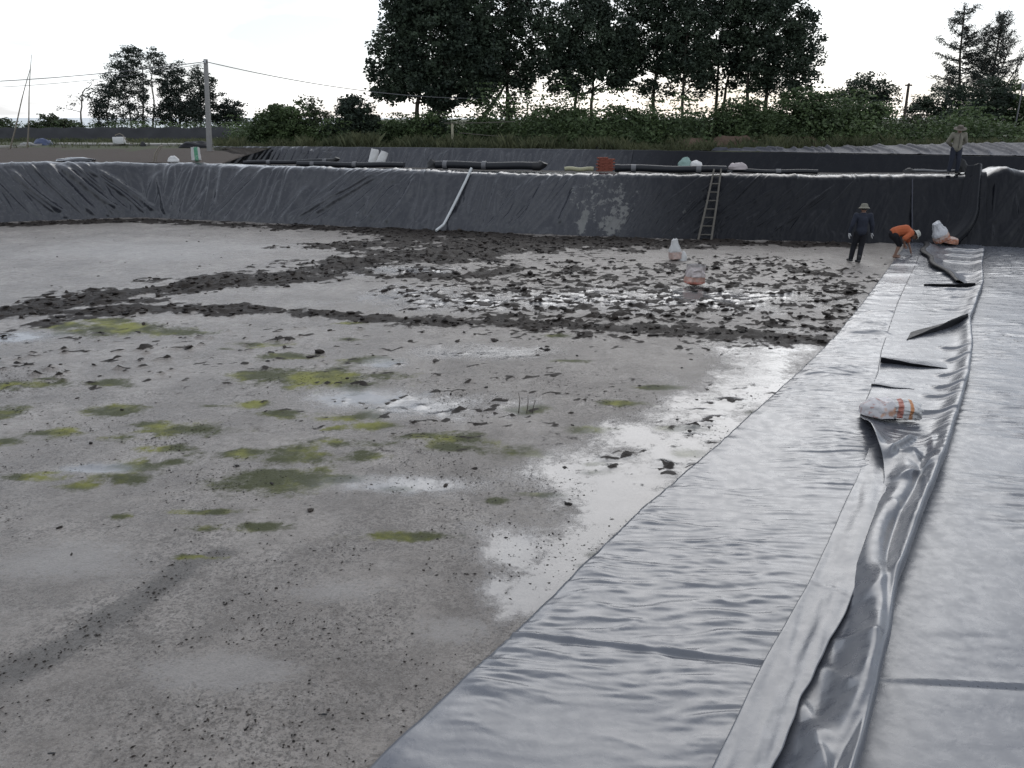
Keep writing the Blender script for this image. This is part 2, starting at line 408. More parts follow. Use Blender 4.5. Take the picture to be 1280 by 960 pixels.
under = sstep(-2.62, -2.5, tt - (edgeL(ss) + 2.62))
Z = Z * (1 - under) - 0.02 * under
t = NT('wet_pond_mud')
nb = t.noise(0.9, 6, 0.6); nm = t.noise(5.5, 6, 0.65); nf = t.noise(38, 5, 0.7); ng = t.noise(120, 3, 0.6)
base = t.mix(t.step(nb, 0.3, 0.7), (0.125, 0.109, 0.095), (0.28, 0.252, 0.225))
base = t.mix(t.step(nm, 0.35, 0.75), base, (0.17, 0.149, 0.131))
nk = t.noise(15, 6, 0.75); smk = t.step(t.noise(0.55, 4, 0.6, dist=0.5), 0.36, 0.58, 0.3, 1.0)
base = t.mix(t.math('MULTIPLY', smk, t.step(nk, 0.49, 0.62, 0, 0.8)), base, (0.058, 0.047, 0.039))
base = t.mix(t.math('MULTIPLY', smk, t.step(nf, 0.49, 0.60, 0, 0.85)), base, (0.045, 0.037, 0.031))
base = t.mix(t.step(t.noise(2.3, 5, 0.7, dist=0.6), 0.50, 0.68, 0, 0.6), base, (0.075, 0.063, 0.053))
base = t.mix(t.step(ng, 0.54, 0.68, 0, 0.6), base, (0.33, 0.315, 0.30))
aP = t.attr('pale'); base = t.mix(t.step(t.math('ADD', aP, t.math('MULTIPLY', t.math('SUBTRACT', nk, 0.5), 2.4)), 0.1, 0.7, 0, 0.6), base, (0.25, 0.234, 0.22))
aG = t.attr('grit'); base = t.mix(t.step(t.math('ADD', aG, t.math('MULTIPLY', nf, 0.8)), 0.45, 1.1, 0, 0.7), base, (0.05, 0.045, 0.04))
aA = t.attr('algae'); av = t.math('ADD', aA, t.math('ADD', t.math('MULTIPLY', t.math('SUBTRACT', nm, 0.5), 1.9), t.math('MULTIPLY', t.math('SUBTRACT', nk, 0.5), 1.7)))
acol = t.mix(t.step(t.noise(1.1, 4, 0.6), 0.46, 0.66), (0.045, 0.050, 0.017), (0.17, 0.172, 0.032))
agf = t.step(av, -0.65, 0.45, 0, 0.95)
base = t.mix(agf, base, acol)
aD = t.attr('dark'); dvv = t.math('ADD', aD, t.math('MULTIPLY', t.math('SUBTRACT', nm, 0.5), 1.5))
dk = t.step(dvv, 0.0, 0.3)
base = t.mix(dk, base, t.mix(nf, (0.004, 0.003, 0.0024), (0.026, 0.019, 0.0145)))
aW = t.attr('wet'); wv = t.math('ADD', t.math('ADD', aW, t.math('MULTIPLY', t.math('SUBTRACT', nk, 0.5), 1.3)), t.math('MULTIPLY', t.math('SUBTRACT', nm, 0.5), 1.5))
wv = t.math('ADD', wv, t.math('MULTIPLY', t.math('SUBTRACT', nb, 0.52), 1.8))
wfn = t.math('MULTIPLY', t.step(wv, -0.45, 0.75), t.math('SUBTRACT', 1.0, t.math('MULTIPLY', dk, 0.9)))
base = t.mix(t.math('MULTIPLY', wfn, 0.72), base, (0.075, 0.078, 0.086))
rgh = t.math('SUBTRACT', t.math('ADD', t.step(nm, 0.3, 0.7, 0.30, 0.44), t.math('MULTIPLY', t.math('MAXIMUM', dk, agf), 0.25)), t.math('MULTIPLY', wfn, 0.40))
hh = t.math('ADD', t.math('MULTIPLY', t.math('ADD', nf, nk), 0.5), t.math('ADD', t.math('MULTIPLY', nm, 0.9), t.math('MULTIPLY', ng, 0.2)))
bstr = t.math('SUBTRACT', 0.9, t.math('MULTIPLY', wfn, 0.83))
M['mud'] = t.fin(base, rgh, t.math('SUBTRACT', t.math('ADD', 0.47, t.math('MULTIPLY', wfn, 0.12)), t.math('MULTIPLY', t.math('MAXIMUM', dk, agf), 0.32)), t.bump(hh, bstr, 0.035))
fl_o = np_mesh('pond_floor', np.stack([X, Y, Z], -1).reshape(-1, 3), grid_faces(*X.shape), M['mud'],
               attrs=dict(algae=alg, wet=wet, dark=drk, grit=grit, pale=pale))
tag(fl_o, 'wet grey mud floor of the drained pond', kind='structure')

# loose clods of mud lying on the floor
def clods():
    ico = bmesh.new(); bmesh.ops.create_icosphere(ico, subdivisions=1, radius=1)
    iv = np.array([v.co[:] for v in ico.verts]); ico.verts.index_update(); fi = np.array([[v.index for v in f.verts] for f in ico.faces]); ico.free()
    P = []
    def zone(n, fx, fy, wfun, smin, smax):
        x = fx(n); y = fy(n); p = wfun(x, y); k = rng.rand(n) < p
        x, y = x[k], y[k]
        s = smin + (smax - smin) * rng.rand(len(x)) ** 2.6
        P.append(np.stack([x, y, s], 1))
    U = lambda a, b: (lambda n: rng.uniform(a, b, n))
    D = lambda x, y: np.clip(fields(x, y)[2] * 1.2 + 0.1, 0, 1)
    zone(46000, U(-24, 16), U(13, 34), D, 0.012, 0.085)
    zone(9000, U(-24, 14), U(7, 34), lambda x, y: 0.10 + 0 * x, 0.008, 0.04)
    zone(90000, U(-9, 4), U(3.2, 13), lambda x, y: np.clip(fbm(x * 0.8, y * 0.8, 3, 41) - 0.42, 0, 1) * 3.2 * (1 - sstep(-0.3, 0.5, fields(x, y)[4])), 0.002, 0.013)
    zone(16000, U(-5, 0.2), U(3.2, 7.5), lambda x, y: np.clip(fields(x, y)[3] * 1.3, 0, 1), 0.003, 0.014)
    zone(3500, U(-1.0, 3.0), U(5.5, 9.5), lambda x, y: np.clip(ell(x, y, 640, 690, 150, 75) * 1.5, 0, 1), 0.003, 0.015)
    zone(900, U(-9, 6), U(4, 14), lambda x, y: 0.10 + 0 * x, 0.008, 0.026)
    A = np.concatenate(P)
    s_, t_ = toST(A[:, 0], A[:, 1])
    A = A[t_ < edgeL(s_) - 0.02]
    oct_v = np.array([(1, 0, 0), (0, 1, 0), (-1, 0, 0), (0, -1, 0), (0, 0, 1), (0, 0, -1)], float); oct_f = np.array([(0, 1, 4), (1, 2, 4), (2, 3, 4), (3, 0, 4), (1, 0, 5), (2, 1, 5), (3, 2, 5), (0, 3, 5)])
    Vs, Fs, base = [], [], 0
    for A_, bv, bf in ((A[A[:, 2] >= .02], iv, fi), (A[A[:, 2] < .02], oct_v, oct_f)):
        n = len(A_)
        sc3 = A_[:, 2, None] * np.stack([rng.uniform(.8, 1.8, n), rng.uniform(.5, 1.1, n), rng.uniform(.22, .6, n)], 1)
        an = rng.uniform(0, 6.28, n); ca, sa = np.cos(an), np.sin(an)
        V = bv[None] * (1 + 0.8 * (rng.rand(n, len(bv), 1) - 0.5)) * sc3[:, None]
        Vx = V[..., 0] * ca[:, None] - V[..., 1] * sa[:, None]; Vy = V[..., 0] * sa[:, None] + V[..., 1] * ca[:, None]
        ix = np.clip(np.searchsorted(gx, A_[:, 0]), 0, len(gx) - 1); iy = np.clip(np.searchsorted(gy, A_[:, 1]), 0, len(gy) - 1)
        V = np.stack([Vx + A_[:, 0, None], Vy + A_[:, 1, None], V[..., 2] + Z[iy, ix][:, None] + sc3[:, 2, None] * 0.25], -1)
        Vs.append(V.reshape(-1, 3)); Fs.append((bf[None] + (np.arange(n) * len(bv))[:, None, None]).reshape(-1, 3) + base); base += n * len(bv)
    t = NT('dark_clod_mud'); f = t.island()
    col = t.mix(f, (0.005, 0.004, 0.0034), (0.03, 0.0235, 0.0195))
    o = np_mesh('mud_clods', np.concatenate(Vs), np.concatenate(Fs), t.fin(col, 0.75, 0.2), smooth=False)
    tag(o, 'dark broken clods of mud strewn over the pond floor', 'mud clods', kind='stuff')
clods()

# ------------------------------------------------------------------ lined far bank
def add_folds(D, PXg, Vg, folds):         # folds: (px_top, v_top, px_bot, v_bot, width_px, amplitude)
    for (xt, vt, xb, vb, wd, am) in folds:
        lo, hi = min(xt, xb) - 6 * wd, max(xt, xb) + 6 * wd
        c0, c1 = np.searchsorted(PXg[0], [lo, hi])
        if c1 <= c0: continue
        px = PXg[:, c0:c1]; v = Vg[:, c0:c1]
        u = (v - vb) / (vt - vb)
        bow = 4.0 * wd * math.sin(xt * 12.9 + xb) * u * (1 - u)
        line = xb + (xt - xb) * u + bow
        d = (px - line) / wd * (1 if xt < xb else -1)      # positive on the upper side
        prof = np.where(d > 0, 1 / (1 + (d / 1.5) ** 2) ** 1.5, 1 / (1 + (d / 2.0) ** 2) ** 1.5)
        env = sstep(-0.06, 0.14, u) * sstep(1.06, 0.8, u)
        D[:, c0:c1] = np.maximum(D[:, c0:c1], am * env * prof)
def fan(n, x0, x1, dx0, dx1, v0=(0.0, 0.3), v1=(0.75, 1.0), wd=(1.5, 3.2), am=(0.02, 0.05)):
    out = []
    if 1 < n < 50: n = int(n * 1.6)
    for i in range(n):
        xt = x0 + (x1 - x0) * (i + random.uniform(-.4, .4)) / max(1, n - 1); dx = random.uniform(dx0, dx1)
        a, b = random.uniform(*v0), random.uniform(*v1); big = (1.05 + .9 * random.random() ** 3) if x1 < 800 and n < 50 else .9; bam = (2.1 if x1 < 800 else 2.3) * big if n < 50 else 1.4
        out.append((xt + dx * (1 - b), b, xt + dx * (1 - a), a, random.uniform(*wd) * big, random.uniform(*am) * bam))
    return out
FOLDS = []
FOLDS += fan(8, -250, -20, 40, 80)
FOLDS += fan(13, -20, 110, 55, 100, (0, .12), (.85, 1), (1.6, 3.0), (.03, .065))
FOLDS += fan(7, 30, 120, 40, 70, (0, .1), (.3, .6), (1.2, 2), (.02, .035))
FOLDS += fan(11, 120, 205, 10, 45, (0, .3), (.6, 1), (1.5, 3), (.015, .04))
FOLDS += fan(16, 185, 270, -18, 10, (0, .35), (.6, 1), (1.4, 3), (.02, .045))
FOLDS += fan(5, 262, 322, -55, -30, (0, .2), (.75, 1), (1.6, 2.6), (.025, .045))
FOLDS += fan(8, 318, 352, -12, -2, (0, .25), (.7, 1), (1.3, 2.2), (.02, .04))
FOLDS += fan(9, 340, 400, -60, -25, (0, .05), (.3, .65), (1.2, 2), (.015, .03))
FOLDS += fan(14, 430, 500, -110, -60, (0, .15), (.85, 1), (1.5, 2.6), (.025, .05))
FOLDS += fan(9, 470, 525, -70, -25, (0, .2), (.6, 1), (1.4, 2.4), (.02, .04))
FOLDS += fan(10, 500, 600, -25, 15, (0, .3), (.4, .9), (1.4, 2.6), (.008, .02))
FOLDS += fan(9, 590, 650, -14, 20, (0, .3), (.6, 1), (1.4, 2.6), (.012, .03))
FOLDS += fan(16, 645, 722, -75, -25, (0, .2), (.7, 1), (1.3, 2.4), (.022, .045))
FOLDS += fan(14, 715, 812, -25, 4, (0, .3), (.6, 1), (1.3, 2.4), (.012, .03))
FOLDS += fan(16, 800, 880, -70, -40, (0, .2), (.35, .85), (0.9, 1.7), (.012, .03))
FOLDS += fan(24, 880, 1080, -150, -80, (0, .3), (.6, 1), (0.8, 1.7), (.015, .04))
FOLDS += fan(20, 930, 1075, -90, -40, (0, .1), (.15, .5), (0.8, 1.4), (.012, .03))
FOLDS += fan(8, 1075, 1138, -60, -20, (0, .2), (.3, .8), (1, 2), (.006, .015))
FOLDS += fan(110, -240, 1130, -9, 6, (.8, .92), (.98, 1.08), (1.0, 2.2), (.008, .03))
FOLDS += fan(120, -240, 1130, -9, 5, (-.05, .05), (.1, .25), (1.0, 2.2), (.008, .03))
RIGHTF = [(1216, 1.05, 1196, .1, 5, .09), (1204, .55, 1176, .0, 3, .07), (1212, .45, 1190, .0, 3, .04), (1190, .3, 1168, .0, 2.5, .02)]
FARR = [(1276, .85, 1236, .25, 4, .10), (1310, .7, 1252, .05, 4.5, .11), (1245, 1.0, 1238, .3, 6, .04), (1300, .5, 1262, .0, 3.5, .08), (1400, .9, 1330, .1, 5, .06), (1286, .35, 1262, .0, 3, .04)] + fan(10, 1240, 1500, -60, 20, (0, .2), (.3, 1), (1.5, 3), (.02, .05))
def wall_panel(name, px0, px1, folds, mat, step=0.62, rows=80, zlift=None, sag=0.05):
    px = np.arange(px0, px1 + step, step); px[-1] = px1
    v = np.concatenate([np.linspace(-0.05, .86, rows - 14, endpoint=False), np.linspace(.86, 1, 14), 1 + np.linspace(0.02, 0.36, 9)])
    PX, VV = np.meshgrid(px, v)
    D = np.zeros_like(PX); add_folds(D, PX, VV, folds)
    B = at(_B, px); T = at(_T, px); N = at(_N, px); zt = at(_ZT, px)
    zt = zt + 0.09
    if zlift is not None: zt = zt + zlift(px)
    D += (fbm(PX * 0.09, VV * 5, 3, 51) - 0.5) * 0.07 + (fbm(PX * 0.02, VV * 1.5, 3, 52) - 0.5) * 0.16 + (fbm(PX * 0.33, VV * 14, 2, 53) - 0.5) * 0.012
    vc = np.clip(VV, -1, 1)
    # slope with a rounded rim, then flat on the crest
    ex = np.clip(VV - 1, 0, 1) * 3.0
    fade = sstep(1.3, 1.0, VV)
    XY = B[None] + (T - B)[None] * vc[..., None] + N[None] * (ex + 0.24 * np.clip((VV - .86) / .14, 0, 1) ** 2)[..., None]
    ZZ = zt[None] * vc - 0.15 * np.clip((VV - .86) / .14, 0, 1) ** 2 - 0.05 * np.clip(ex, 0, 1)
    Dn = (D * fade - sag * np.sin(np.pi * np.clip(VV, 0, 1)))
    lx = math.sin(math.atan2(2.2, RUN)); lz = math.cos(math.atan2(2.2, RUN))
    up = sstep(0.9, 1.02, VV); nx = lx * (1 - up) + 0.15 * up; nzv = lz * (1 - up) + 0.95 * up
    XYd = XY - N[None] * (Dn * nx)[..., None]; ZZ = ZZ + Dn * nzv
    stain = np.full(PX.shape, -1.0)
    for (cx, cv, rx, rv, g) in [(738, .55, 34, .75, .42), (727, .22, 9, .32, .8), (762, .18, 24, .24, .75), (768, .5, 15, .5, .52), (775, .3, 12, .4, .65), (712, .6, 10, .4, .4), (790, .6, 10, .5, .3), (857, .5, 6, .5, .35), (725, .75, 14, .3, .3)]:
        q = 1 - np.sqrt(((PX - cx - (VV - cv) * 14) / rx) ** 2 + ((VV - cv) / rv) ** 2); stain = np.maximum(stain, np.clip(q, -1, .6) * g * 1.5)
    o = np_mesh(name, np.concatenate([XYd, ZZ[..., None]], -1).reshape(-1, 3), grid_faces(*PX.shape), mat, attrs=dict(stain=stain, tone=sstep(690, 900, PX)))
    return o
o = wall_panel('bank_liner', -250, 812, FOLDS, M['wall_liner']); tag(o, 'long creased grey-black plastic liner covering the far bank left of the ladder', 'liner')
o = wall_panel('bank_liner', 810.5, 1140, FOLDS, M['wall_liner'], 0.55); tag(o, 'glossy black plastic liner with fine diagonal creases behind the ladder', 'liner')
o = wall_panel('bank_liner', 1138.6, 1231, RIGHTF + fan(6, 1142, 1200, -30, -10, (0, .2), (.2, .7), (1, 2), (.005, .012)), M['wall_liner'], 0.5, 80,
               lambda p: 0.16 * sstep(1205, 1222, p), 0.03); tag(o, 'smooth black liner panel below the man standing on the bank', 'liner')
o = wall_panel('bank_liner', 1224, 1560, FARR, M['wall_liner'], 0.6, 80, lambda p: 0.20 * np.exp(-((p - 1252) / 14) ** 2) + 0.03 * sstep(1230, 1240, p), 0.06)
tag(o, 'loosely hung black liner at the far right, past the big upright fold', 'liner')
# welded strip on the seam and the big loose fold that hangs down to the floor sheets
mb = MB()
def wallpt(px, v, out=0.0):
    b = at(_B, px); tt_ = at(_T, px); n = at(_N, px); z = float(at(_ZT, px))
    p = b + (tt_ - b) * v - n * (out * 0.84)
    return Vector((float(p[0]), float(p[1]), z * v + out * 0.54))
mb.tube([wallpt(1139.8, v, 0.045 + 0.012 * math.sin(v * 9)) for v in np.linspace(0.02, 0.9, 14)], 0.022, 6)
o = mb.build('weld_strip', M['pale_bank']); tag(o, 'thin vertical weld strip running down the black liner', 'weld strip')
def ribbon(name, rowsP, mats, thick=0.006, parent=None, nu=None):
    P = np.array(rowsP, float); nr, nc = P.shape[:2]
    du = np.gradient(P, axis=1); dvv_ = np.gradient(P, axis=0); n = np.cross(du, dvv_); n /= (np.linalg.norm(n, axis=-1, keepdims=True) + 1e-9)
    if n[..., 2].mean() < 0: n = -n; fl = True
    else: fl = False
    Q = P - n * thick
    top = grid_faces(nr, nc, fl); bot = grid_faces(nr, nc, not fl) + nr * nc
    I = np.arange(nr * nc).reshape(nr, nc)
    ring = np.concatenate([I[0, :-1], I[:-1, -1], I[-1, :0:-1], I[:0:-1, 0]])
    r2 = np.roll(ring, -1); side = np.stack([ring, ring + nr * nc, r2 + nr * nc, r2], -1)
    if fl: side = side[:, ::-1]
    Fc = np.concatenate([top, bot, side]); mi = np.concatenate([np.zeros(len(top)), np.ones(len(bot) + len(side))])
    V = np.concatenate([P.reshape(-1, 3), Q.reshape(-1, 3)])
    return np_mesh(name, V, Fc, mats, parent, True, mi, dict(stain=np.full(len(V), -1.0), tone=np.ones(len(V))))
rows = []
for k, v in enumerate(np.linspace(1.07, -0.03, 60)):
    low = max(0, 0.5 - v)
    px = 1219 - 5 * (1 - v) - 95 * low ** 2.0
    wd = 20 + 10 * (1 - v) + 26 * low
    row = []
    for u in np.linspace(0, 1, 28):
        lip = math.exp(-((u - 0.78) / 0.24) ** 2) * (0.13 + 0.10 * (1 - v)) + math.exp(-((u - 0.3) / 0.2) ** 2) * .08 * low
        outb = 0.05 + lip + 0.02 * (float(fbm(v * 5, u * 3, 3, 131)) - .5) + 0.16 * low * (1 - abs(2 * u - 1))
        row.append(wallpt(px - wd * (0.8 - u), v, outb) + Vector((0, 0, 0.06)))
    rows.append(row)
o = ribbon('hanging_liner_fold', rows, [M['wall_liner'], M['under_liner']]); tag(o, 'thick loose fold of black liner hanging down the bank into the corner', 'liner fold')

# ------------------------------------------------------------------ liner sheets on the pond floor
def wrink(x, y, amp=1.0):
    msk = 0.08 + 0.92 * sstep(0.40, 0.63, fbm(x * 0.5, y * 0.5, 3, 61))
    a = 1 - np.abs(2 * fbm(x * 1.3 + y * .5, y * 8.0 + 0.9 * fbm(x * 1.1, y * 1.1, 2, 66) * 4, 3, 62) - 1)
    b = fbm(x * 0.9, y * 3.2 + fbm(x * .8, y * .8, 2, 67) * 3, 3, 63)
    c = 1 - np.abs(2 * fbm(x * 2.4 - y * 1.2, y * 15, 2, 64) - 1)
    return amp * (0.019 * msk * a ** 3 + 0.014 * (b - .5) + 0.009 * c ** 3 * msk)
def crease_bumps(s, t, z, lst):           # (s0,t0,s1,t1,width,amp)
    for (s0, t0, s1, t1, wd, am) in lst:
        ds, dt = s1 - s0, t1 - t0; l2 = ds * ds + dt * dt
        u = ((s - s0) * ds + (t - t0) * dt) / l2; d = np.hypot(s - s0 - np.clip(u, 0, 1) * ds, t - t0 - np.clip(u, 0, 1) * dt) / wd
        sg = np.sign((s - s0) * dt - (t - t0) * ds)
        z = z + am * np.exp(-np.where(sg > 0, d * 1.8, d * 0.8) ** 1.6) * sstep(-0.15, 0.25, u) * sstep(1.15, 0.8, u)
    return z
def slin(*segs): return np.concatenate([np.arange(a, b, c) for a, b, c in segs])
S_A = slin((-5, -2.5, .1), (-2.5, 6, 0.016), (6, 12, 0.028), (12, 26.3, 0.05))
# sheet A: the broad sheet whose left edge borders the mud
u = np.linspace(0, 1, 90)
SS, UU = np.meshgrid(S_A, u, indexing='ij')
tl = edgeL(SS)
TT = tl + (-0.22 - tl) * UU
XX, YY = ST(SS, TT)
Zs = 0.030 + wrink(XX, YY)
ed = np.clip((TT - tl) / 0.12, 0, 1); Zs = Zs * (0.35 + 0.65 * ed) + 0.012 * (1 - ed)
# edge ruffles where the sheet meets the mud
Zs += (1 - sstep(0, .45, TT - tl)) * 0.022 * (vnoise(SS * 5.5, SS * 0, 71) - 0.35)
seam = SS - (-0.07 + (TT + 2.72) * 0.384)
Zs += 0.016 * np.exp(-(seam / 0.018) ** 2) - 0.014 * np.exp(-((seam + 0.05) / 0.03) ** 2)
Zs = crease_bumps(SS, TT, Zs, [(11.6, -2.1, 11.9, -1.4, .12, .06), (12.6, -2.2, 12.6, -1.5, .1, .05), (18.5, -2.3, 19, -1.5, .12, .04), (15.5, -2.2, 15.8, -1.6, .1, .04), (8.4, -2.2, 9.2, -1.6, .15, .05), (13.6, -2.0, 13.9, -1.55, .12, .05), (20.2, -2.3, 20.6, -1.6, .15, .06)])
o = ribbon('floor_liner', np.stack([XX, YY, Zs], -1), [M['floor_liner'], M['under_liner']]); tag(o, 'broad silver-grey liner sheet whose left edge borders the bare mud', 'liner')
# sheet B: the sheet along the right of the picture
SS, UU = np.meshgrid(slin((-5, -1, .1), (-1, 6, 0.018), (6, 12, 0.03), (12, 26.0, 0.05)), np.linspace(0, 1, 100), indexing='ij')
TT = -0.35 + UU * 6.0; XX, YY = ST(SS, TT)
Zs = 0.0 + wrink(XX + 33, YY + 14, 1.15) + 0.012
seam = SS - (0.97 + (TT - .01) * 0.5)
Zs += 0.018 * np.exp(-(seam / 0.018) ** 2) - 0.012 * np.exp(-((seam + 0.05) / 0.03) ** 2)
Zs = (Zs + 0.004) * (0.45 + 0.55 * sstep(-0.05, 0.35, TT))
o = ribbon('floor_liner', np.stack([XX, YY, Zs], -1), [M['floor_liner'], M['under_liner']]); tag(o, 'flat silver-grey liner sheet along the right, beyond the long fold', 'liner')
# sheet C: the loose overlapping sheet with the raised right-hand ridge
SC = slin((-5, -2, .1), (-2, 8, 0.022), (8, 14, 0.035), (14, 25.2, 0.05))
CL_S = [-5, 0.19, 1.2, 1.86, 3.65, 4.6, 5.07, 5.8, 6.5, 6.9, 9, 10.5, 15, 20, 23, 25.3]; CL_T = [-.64, -.56, -.5, -.46, -.46, -.5, -.57, -.84, -1.06, -1.1, -1.16, -1.3, -1.54, -1.7, -1.8, -1.85]
CR_S = [-5, .04, 1.17, 2.16, 3.41, 5.37, 9.32, 11.43, 13.7, 18.1, 21.28, 25.3]; CR_T = [-.02, -.02, -.03, -.07, -.02, .08, .16, .13, .0, .09, -.04, -.1]
nu = 64
SS, UU = np.meshgrid(SC, np.linspace(0, 1, nu), indexing='ij')
tl = smooth1(np.interp(SC, CL_S, CL_T), 9)[:, None]; tr = smooth1(np.interp(SC, CR_S, CR_T), 9)[:, None] + 0.02 * (fbm(SC * 2.2, SC * 0, 3, 73)[:, None] - .5)
rh = np.interp(SC, [-5, 0, 1.2, 2.2, 3.4, 5.2, 6, 8, 11, 14, 18, 22, 25], [.31, .30, .27, .24, .27, .26, .18, .14, .15, .13, .14, .10, .06])[:, None] * (0.85 + 0.3 * fbm(SC * 1.4, SC * 0, 3, 74)[:, None])
flat = np.clip(UU / 0.80, 0, 1)
TT = tl + (tr - 0.05 - tl) * flat
curl = np.clip((UU - 0.80) / 0.20, 0, 1)
ang = curl * math.pi * 1.0
TT = TT + 0.075 * np.sin(ang) - 0.09 * curl
XX, YY = ST(SS, TT)
dr = (tr - 0.05) - TT
near = sstep(6.2, 5.0, SS)
wid = 0.16 - 0.01 * near
ridge = rh * np.exp(-(np.clip(dr, 0, 9) / wid) ** 1.7)
left_lift = 0.24 * np.exp(-((SS - 5.75) / 0.62) ** 2) * np.exp(-np.clip((TT - tl) / 0.20, 0, 9) ** 1.5)
Zs = 0.05 + wrink(XX + 7, YY + 3, 0.75) * (1 - .85 * near) + left_lift
tv = -0.30 + 0.09 * np.sin(SS * 1.3 + 0.6) - 0.10 * sstep(4.2, 5.4, SS)
Zs += near * (0.10 * np.exp(-((TT - tv - 0.0) / 0.13) ** 2) - 0.045 * np.exp(-((TT - tv - .15) / 0.05) ** 2) + 0.035 * (fbm(SS * 1.3, TT * 3 + SS * .6, 3, 171) - .5))
Zs = crease_bumps(SS, TT, Zs, [(1.15, -.45, 1.05, -.1, .09, .04), (.8, -.45, .4, -.2, .1, .04), (.3, -.5, -.2, -.25, .1, .04), (4.9, -.1, 5.5, -.35, .09, .06), (5.0, -.05, 4.5, -.35, .1, .06), (5.3, 0, 5.45, -.45, .08, .05),
  (6.2, -.35, 5.2, -.55, .07, .10), (6.3, -.15, 5.6, -.1, .09, .05), (3.2, -.05, 3.9, -.3, .12, .04), (2.4, -.1, 1.7, -.3, .12, .03), (0, -.4, -.6, -.15, .08, .05),
  (7.4, .1, 7.2, -.5, .07, .06), (8.2, .1, 8.1, -.4, .06, .05), (8.8, .12, 8.6, -.3, .06, .06), (9.6, .1, 9.3, -.3, .06, .05), (10.6, .1, 10.3, -.25, .07, .06), (11.2, .1, 11.2, -.4, .07, .06), (14.8, .0, 14.6, -.7, .08, .05), (16.2, .05, 16.1, -.6, .08, .05), (17.2, .05, 17, -.9, .1, .06), (19.5, 0, 19.4, -1.0, .12, .06), (21.5, 0, 21.6, -1.1, .12, .06), (22.8, 0, 22.9, -1.1, .12, .07), (24, 0, 24, -1.2, .15, .08)])
Zs = Zs * np.where(curl > 0, 1, 1) + ridge
zr = Zs[:, [int(0.8 * (nu - 1))]]
Zs = np.where(curl > 0, 0.004 + (zr - 0.004) * (0.5 + 0.5 * np.cos(ang)), Zs)
o = ribbon('loose_liner', np.stack([XX, YY, Zs], -1), [M['floor_liner'], M['under_liner']], 0.005); tag(o, 'loose rumpled grey liner with a raised ridge along its right edge', 'liner')
# folded-back strip lying along the left of the loose sheet, near the camera
SF = np.arange(-4, 6.3, 0.03)
fl_t = 0.035 * (fbm(SF * 1.1, SF * 0, 3, 181) - .5) + np.interp(SF, [-5, -.46, .68, 1.87, 4.2, 5.26], [-.86, -.85, -.85, -.8, -.79, -.80]); fr_t = np.where(SF > 4.9, -.50, smooth1(np.interp(SF, CL_S, CL_T), 9) + 0.06); fr_t = smooth1(fr_t, 8) + 0.09 * (fbm(SF * 1.3, SF * 0, 3, 182) - .5) * sstep(5, 4, SF)
fr_t = np.minimum(fr_t, np.interp(SF, [4.3, 5.3], [9, -.60]) if False else fr_t)
SS, UU = np.meshgrid(SF, np.linspace(0, 1, 34), indexing='ij')
a = np.clip(UU / 0.12, 0, 1)
TT = fl_t[:, None] + 0.02 - 0.02 * np.sin(a * math.pi / 2) + (fr_t - fl_t)[:, None] * np.clip((UU - .08) / .92, 0, 1)
w2 = 0.5 + 0.5 * fbm(SF * 1.2, SF * 0, 3, 77)[:, None]
Zs = 0.02 + 0.045 * np.sin(a * math.pi / 2) + (0.035 + 0.03 * w2) * np.clip(UU, 0, 1) ** 1.3 + 0.008 * np.sin(UU * 9 + SS * .7) + 0.045 * (fbm(SS * .9 + TT, TT * 5, 3, 78) - .5) * sstep(0, .3, UU)
Zs = Zs + 0.010 * np.exp(-((SS - 1.9 + (TT + .6) * .4) / .02) ** 2)
Zs = 0.035 + (Zs - 0.035) * (0.35 + 0.65 * sstep(5.3, 3.4, SS))
XX, YY = ST(SS, TT)
o = ribbon('folded_liner_strip', np.stack([XX, YY, Zs], -1), [M['floor_liner'], M['under_liner']], 0.005); tag(o, 'long folded-back strip of grey liner tapering towards the printed sacks', 'liner')
# pleats in black: the underside showing, plus dark reflections put into the slopes' colour
def pleat(name, label, s0, t0, s1, t1, h0, h1, back, mat_top, n=30):
    rows = []
    for k in np.linspace(0, 1, n):
        s = s0 + (s1 - s0) * k; tq = t0 + (t1 - t0) * k; h = (h0 + (h1 - h0) * k) * (0.85 + 0.3 * vnoise(k * 7, 0, 81 + int(s0)))
        row = []
        for q in np.linspace(0, 1, 14):
            if q < 0.3: f = q / 0.3; so_, z = -0.03 * f, h * f
            else: f = (q - 0.3) / 0.7; so_, z = -0.03 + back * f, h * (1 - f) ** 1.6
            x, y = ST(s + so_ + 0.02 * math.sin(k * 9), tq); row.append((x, y, 0.055 + z))
        rows.append(row)
    P = np.array(rows); nr, nc = P.shape[:2]
    o = np_mesh(name, P.reshape(-1, 3), grid_faces(nr, nc), [M['under_liner'], mat_top], None, True, np.tile((np.arange(nc - 1) >= 4).astype(int), nr - 1))
    return tag(o, label, 'liner fold')
pleat('liner_pleat', 'narrow black wedge where the sheet lifts, between sacks and far corner', 9.62, -1.2, 9.86, -.12, .115, .0, .45, M['floor_liner'])
pleat('liner_pleat', 'dark triangular pleat rising to the right ridge of the loose sheet', 11.5, -.98, 13.6, -.08, .01, .22, .7, M['under_liner'])
pleat('liner_pleat', 'low dark pleat lying across the loose sheet below the rolled flap', 17.3, -1.2, 17.7, -.1, .05, .12, .4, M['under_liner'])
pleat('liner_pleat', 'thin raised seam just beyond the printed sacks', 8.25, -1.15, 8.4, -.55, .03, .0, .2, M['floor_liner'])
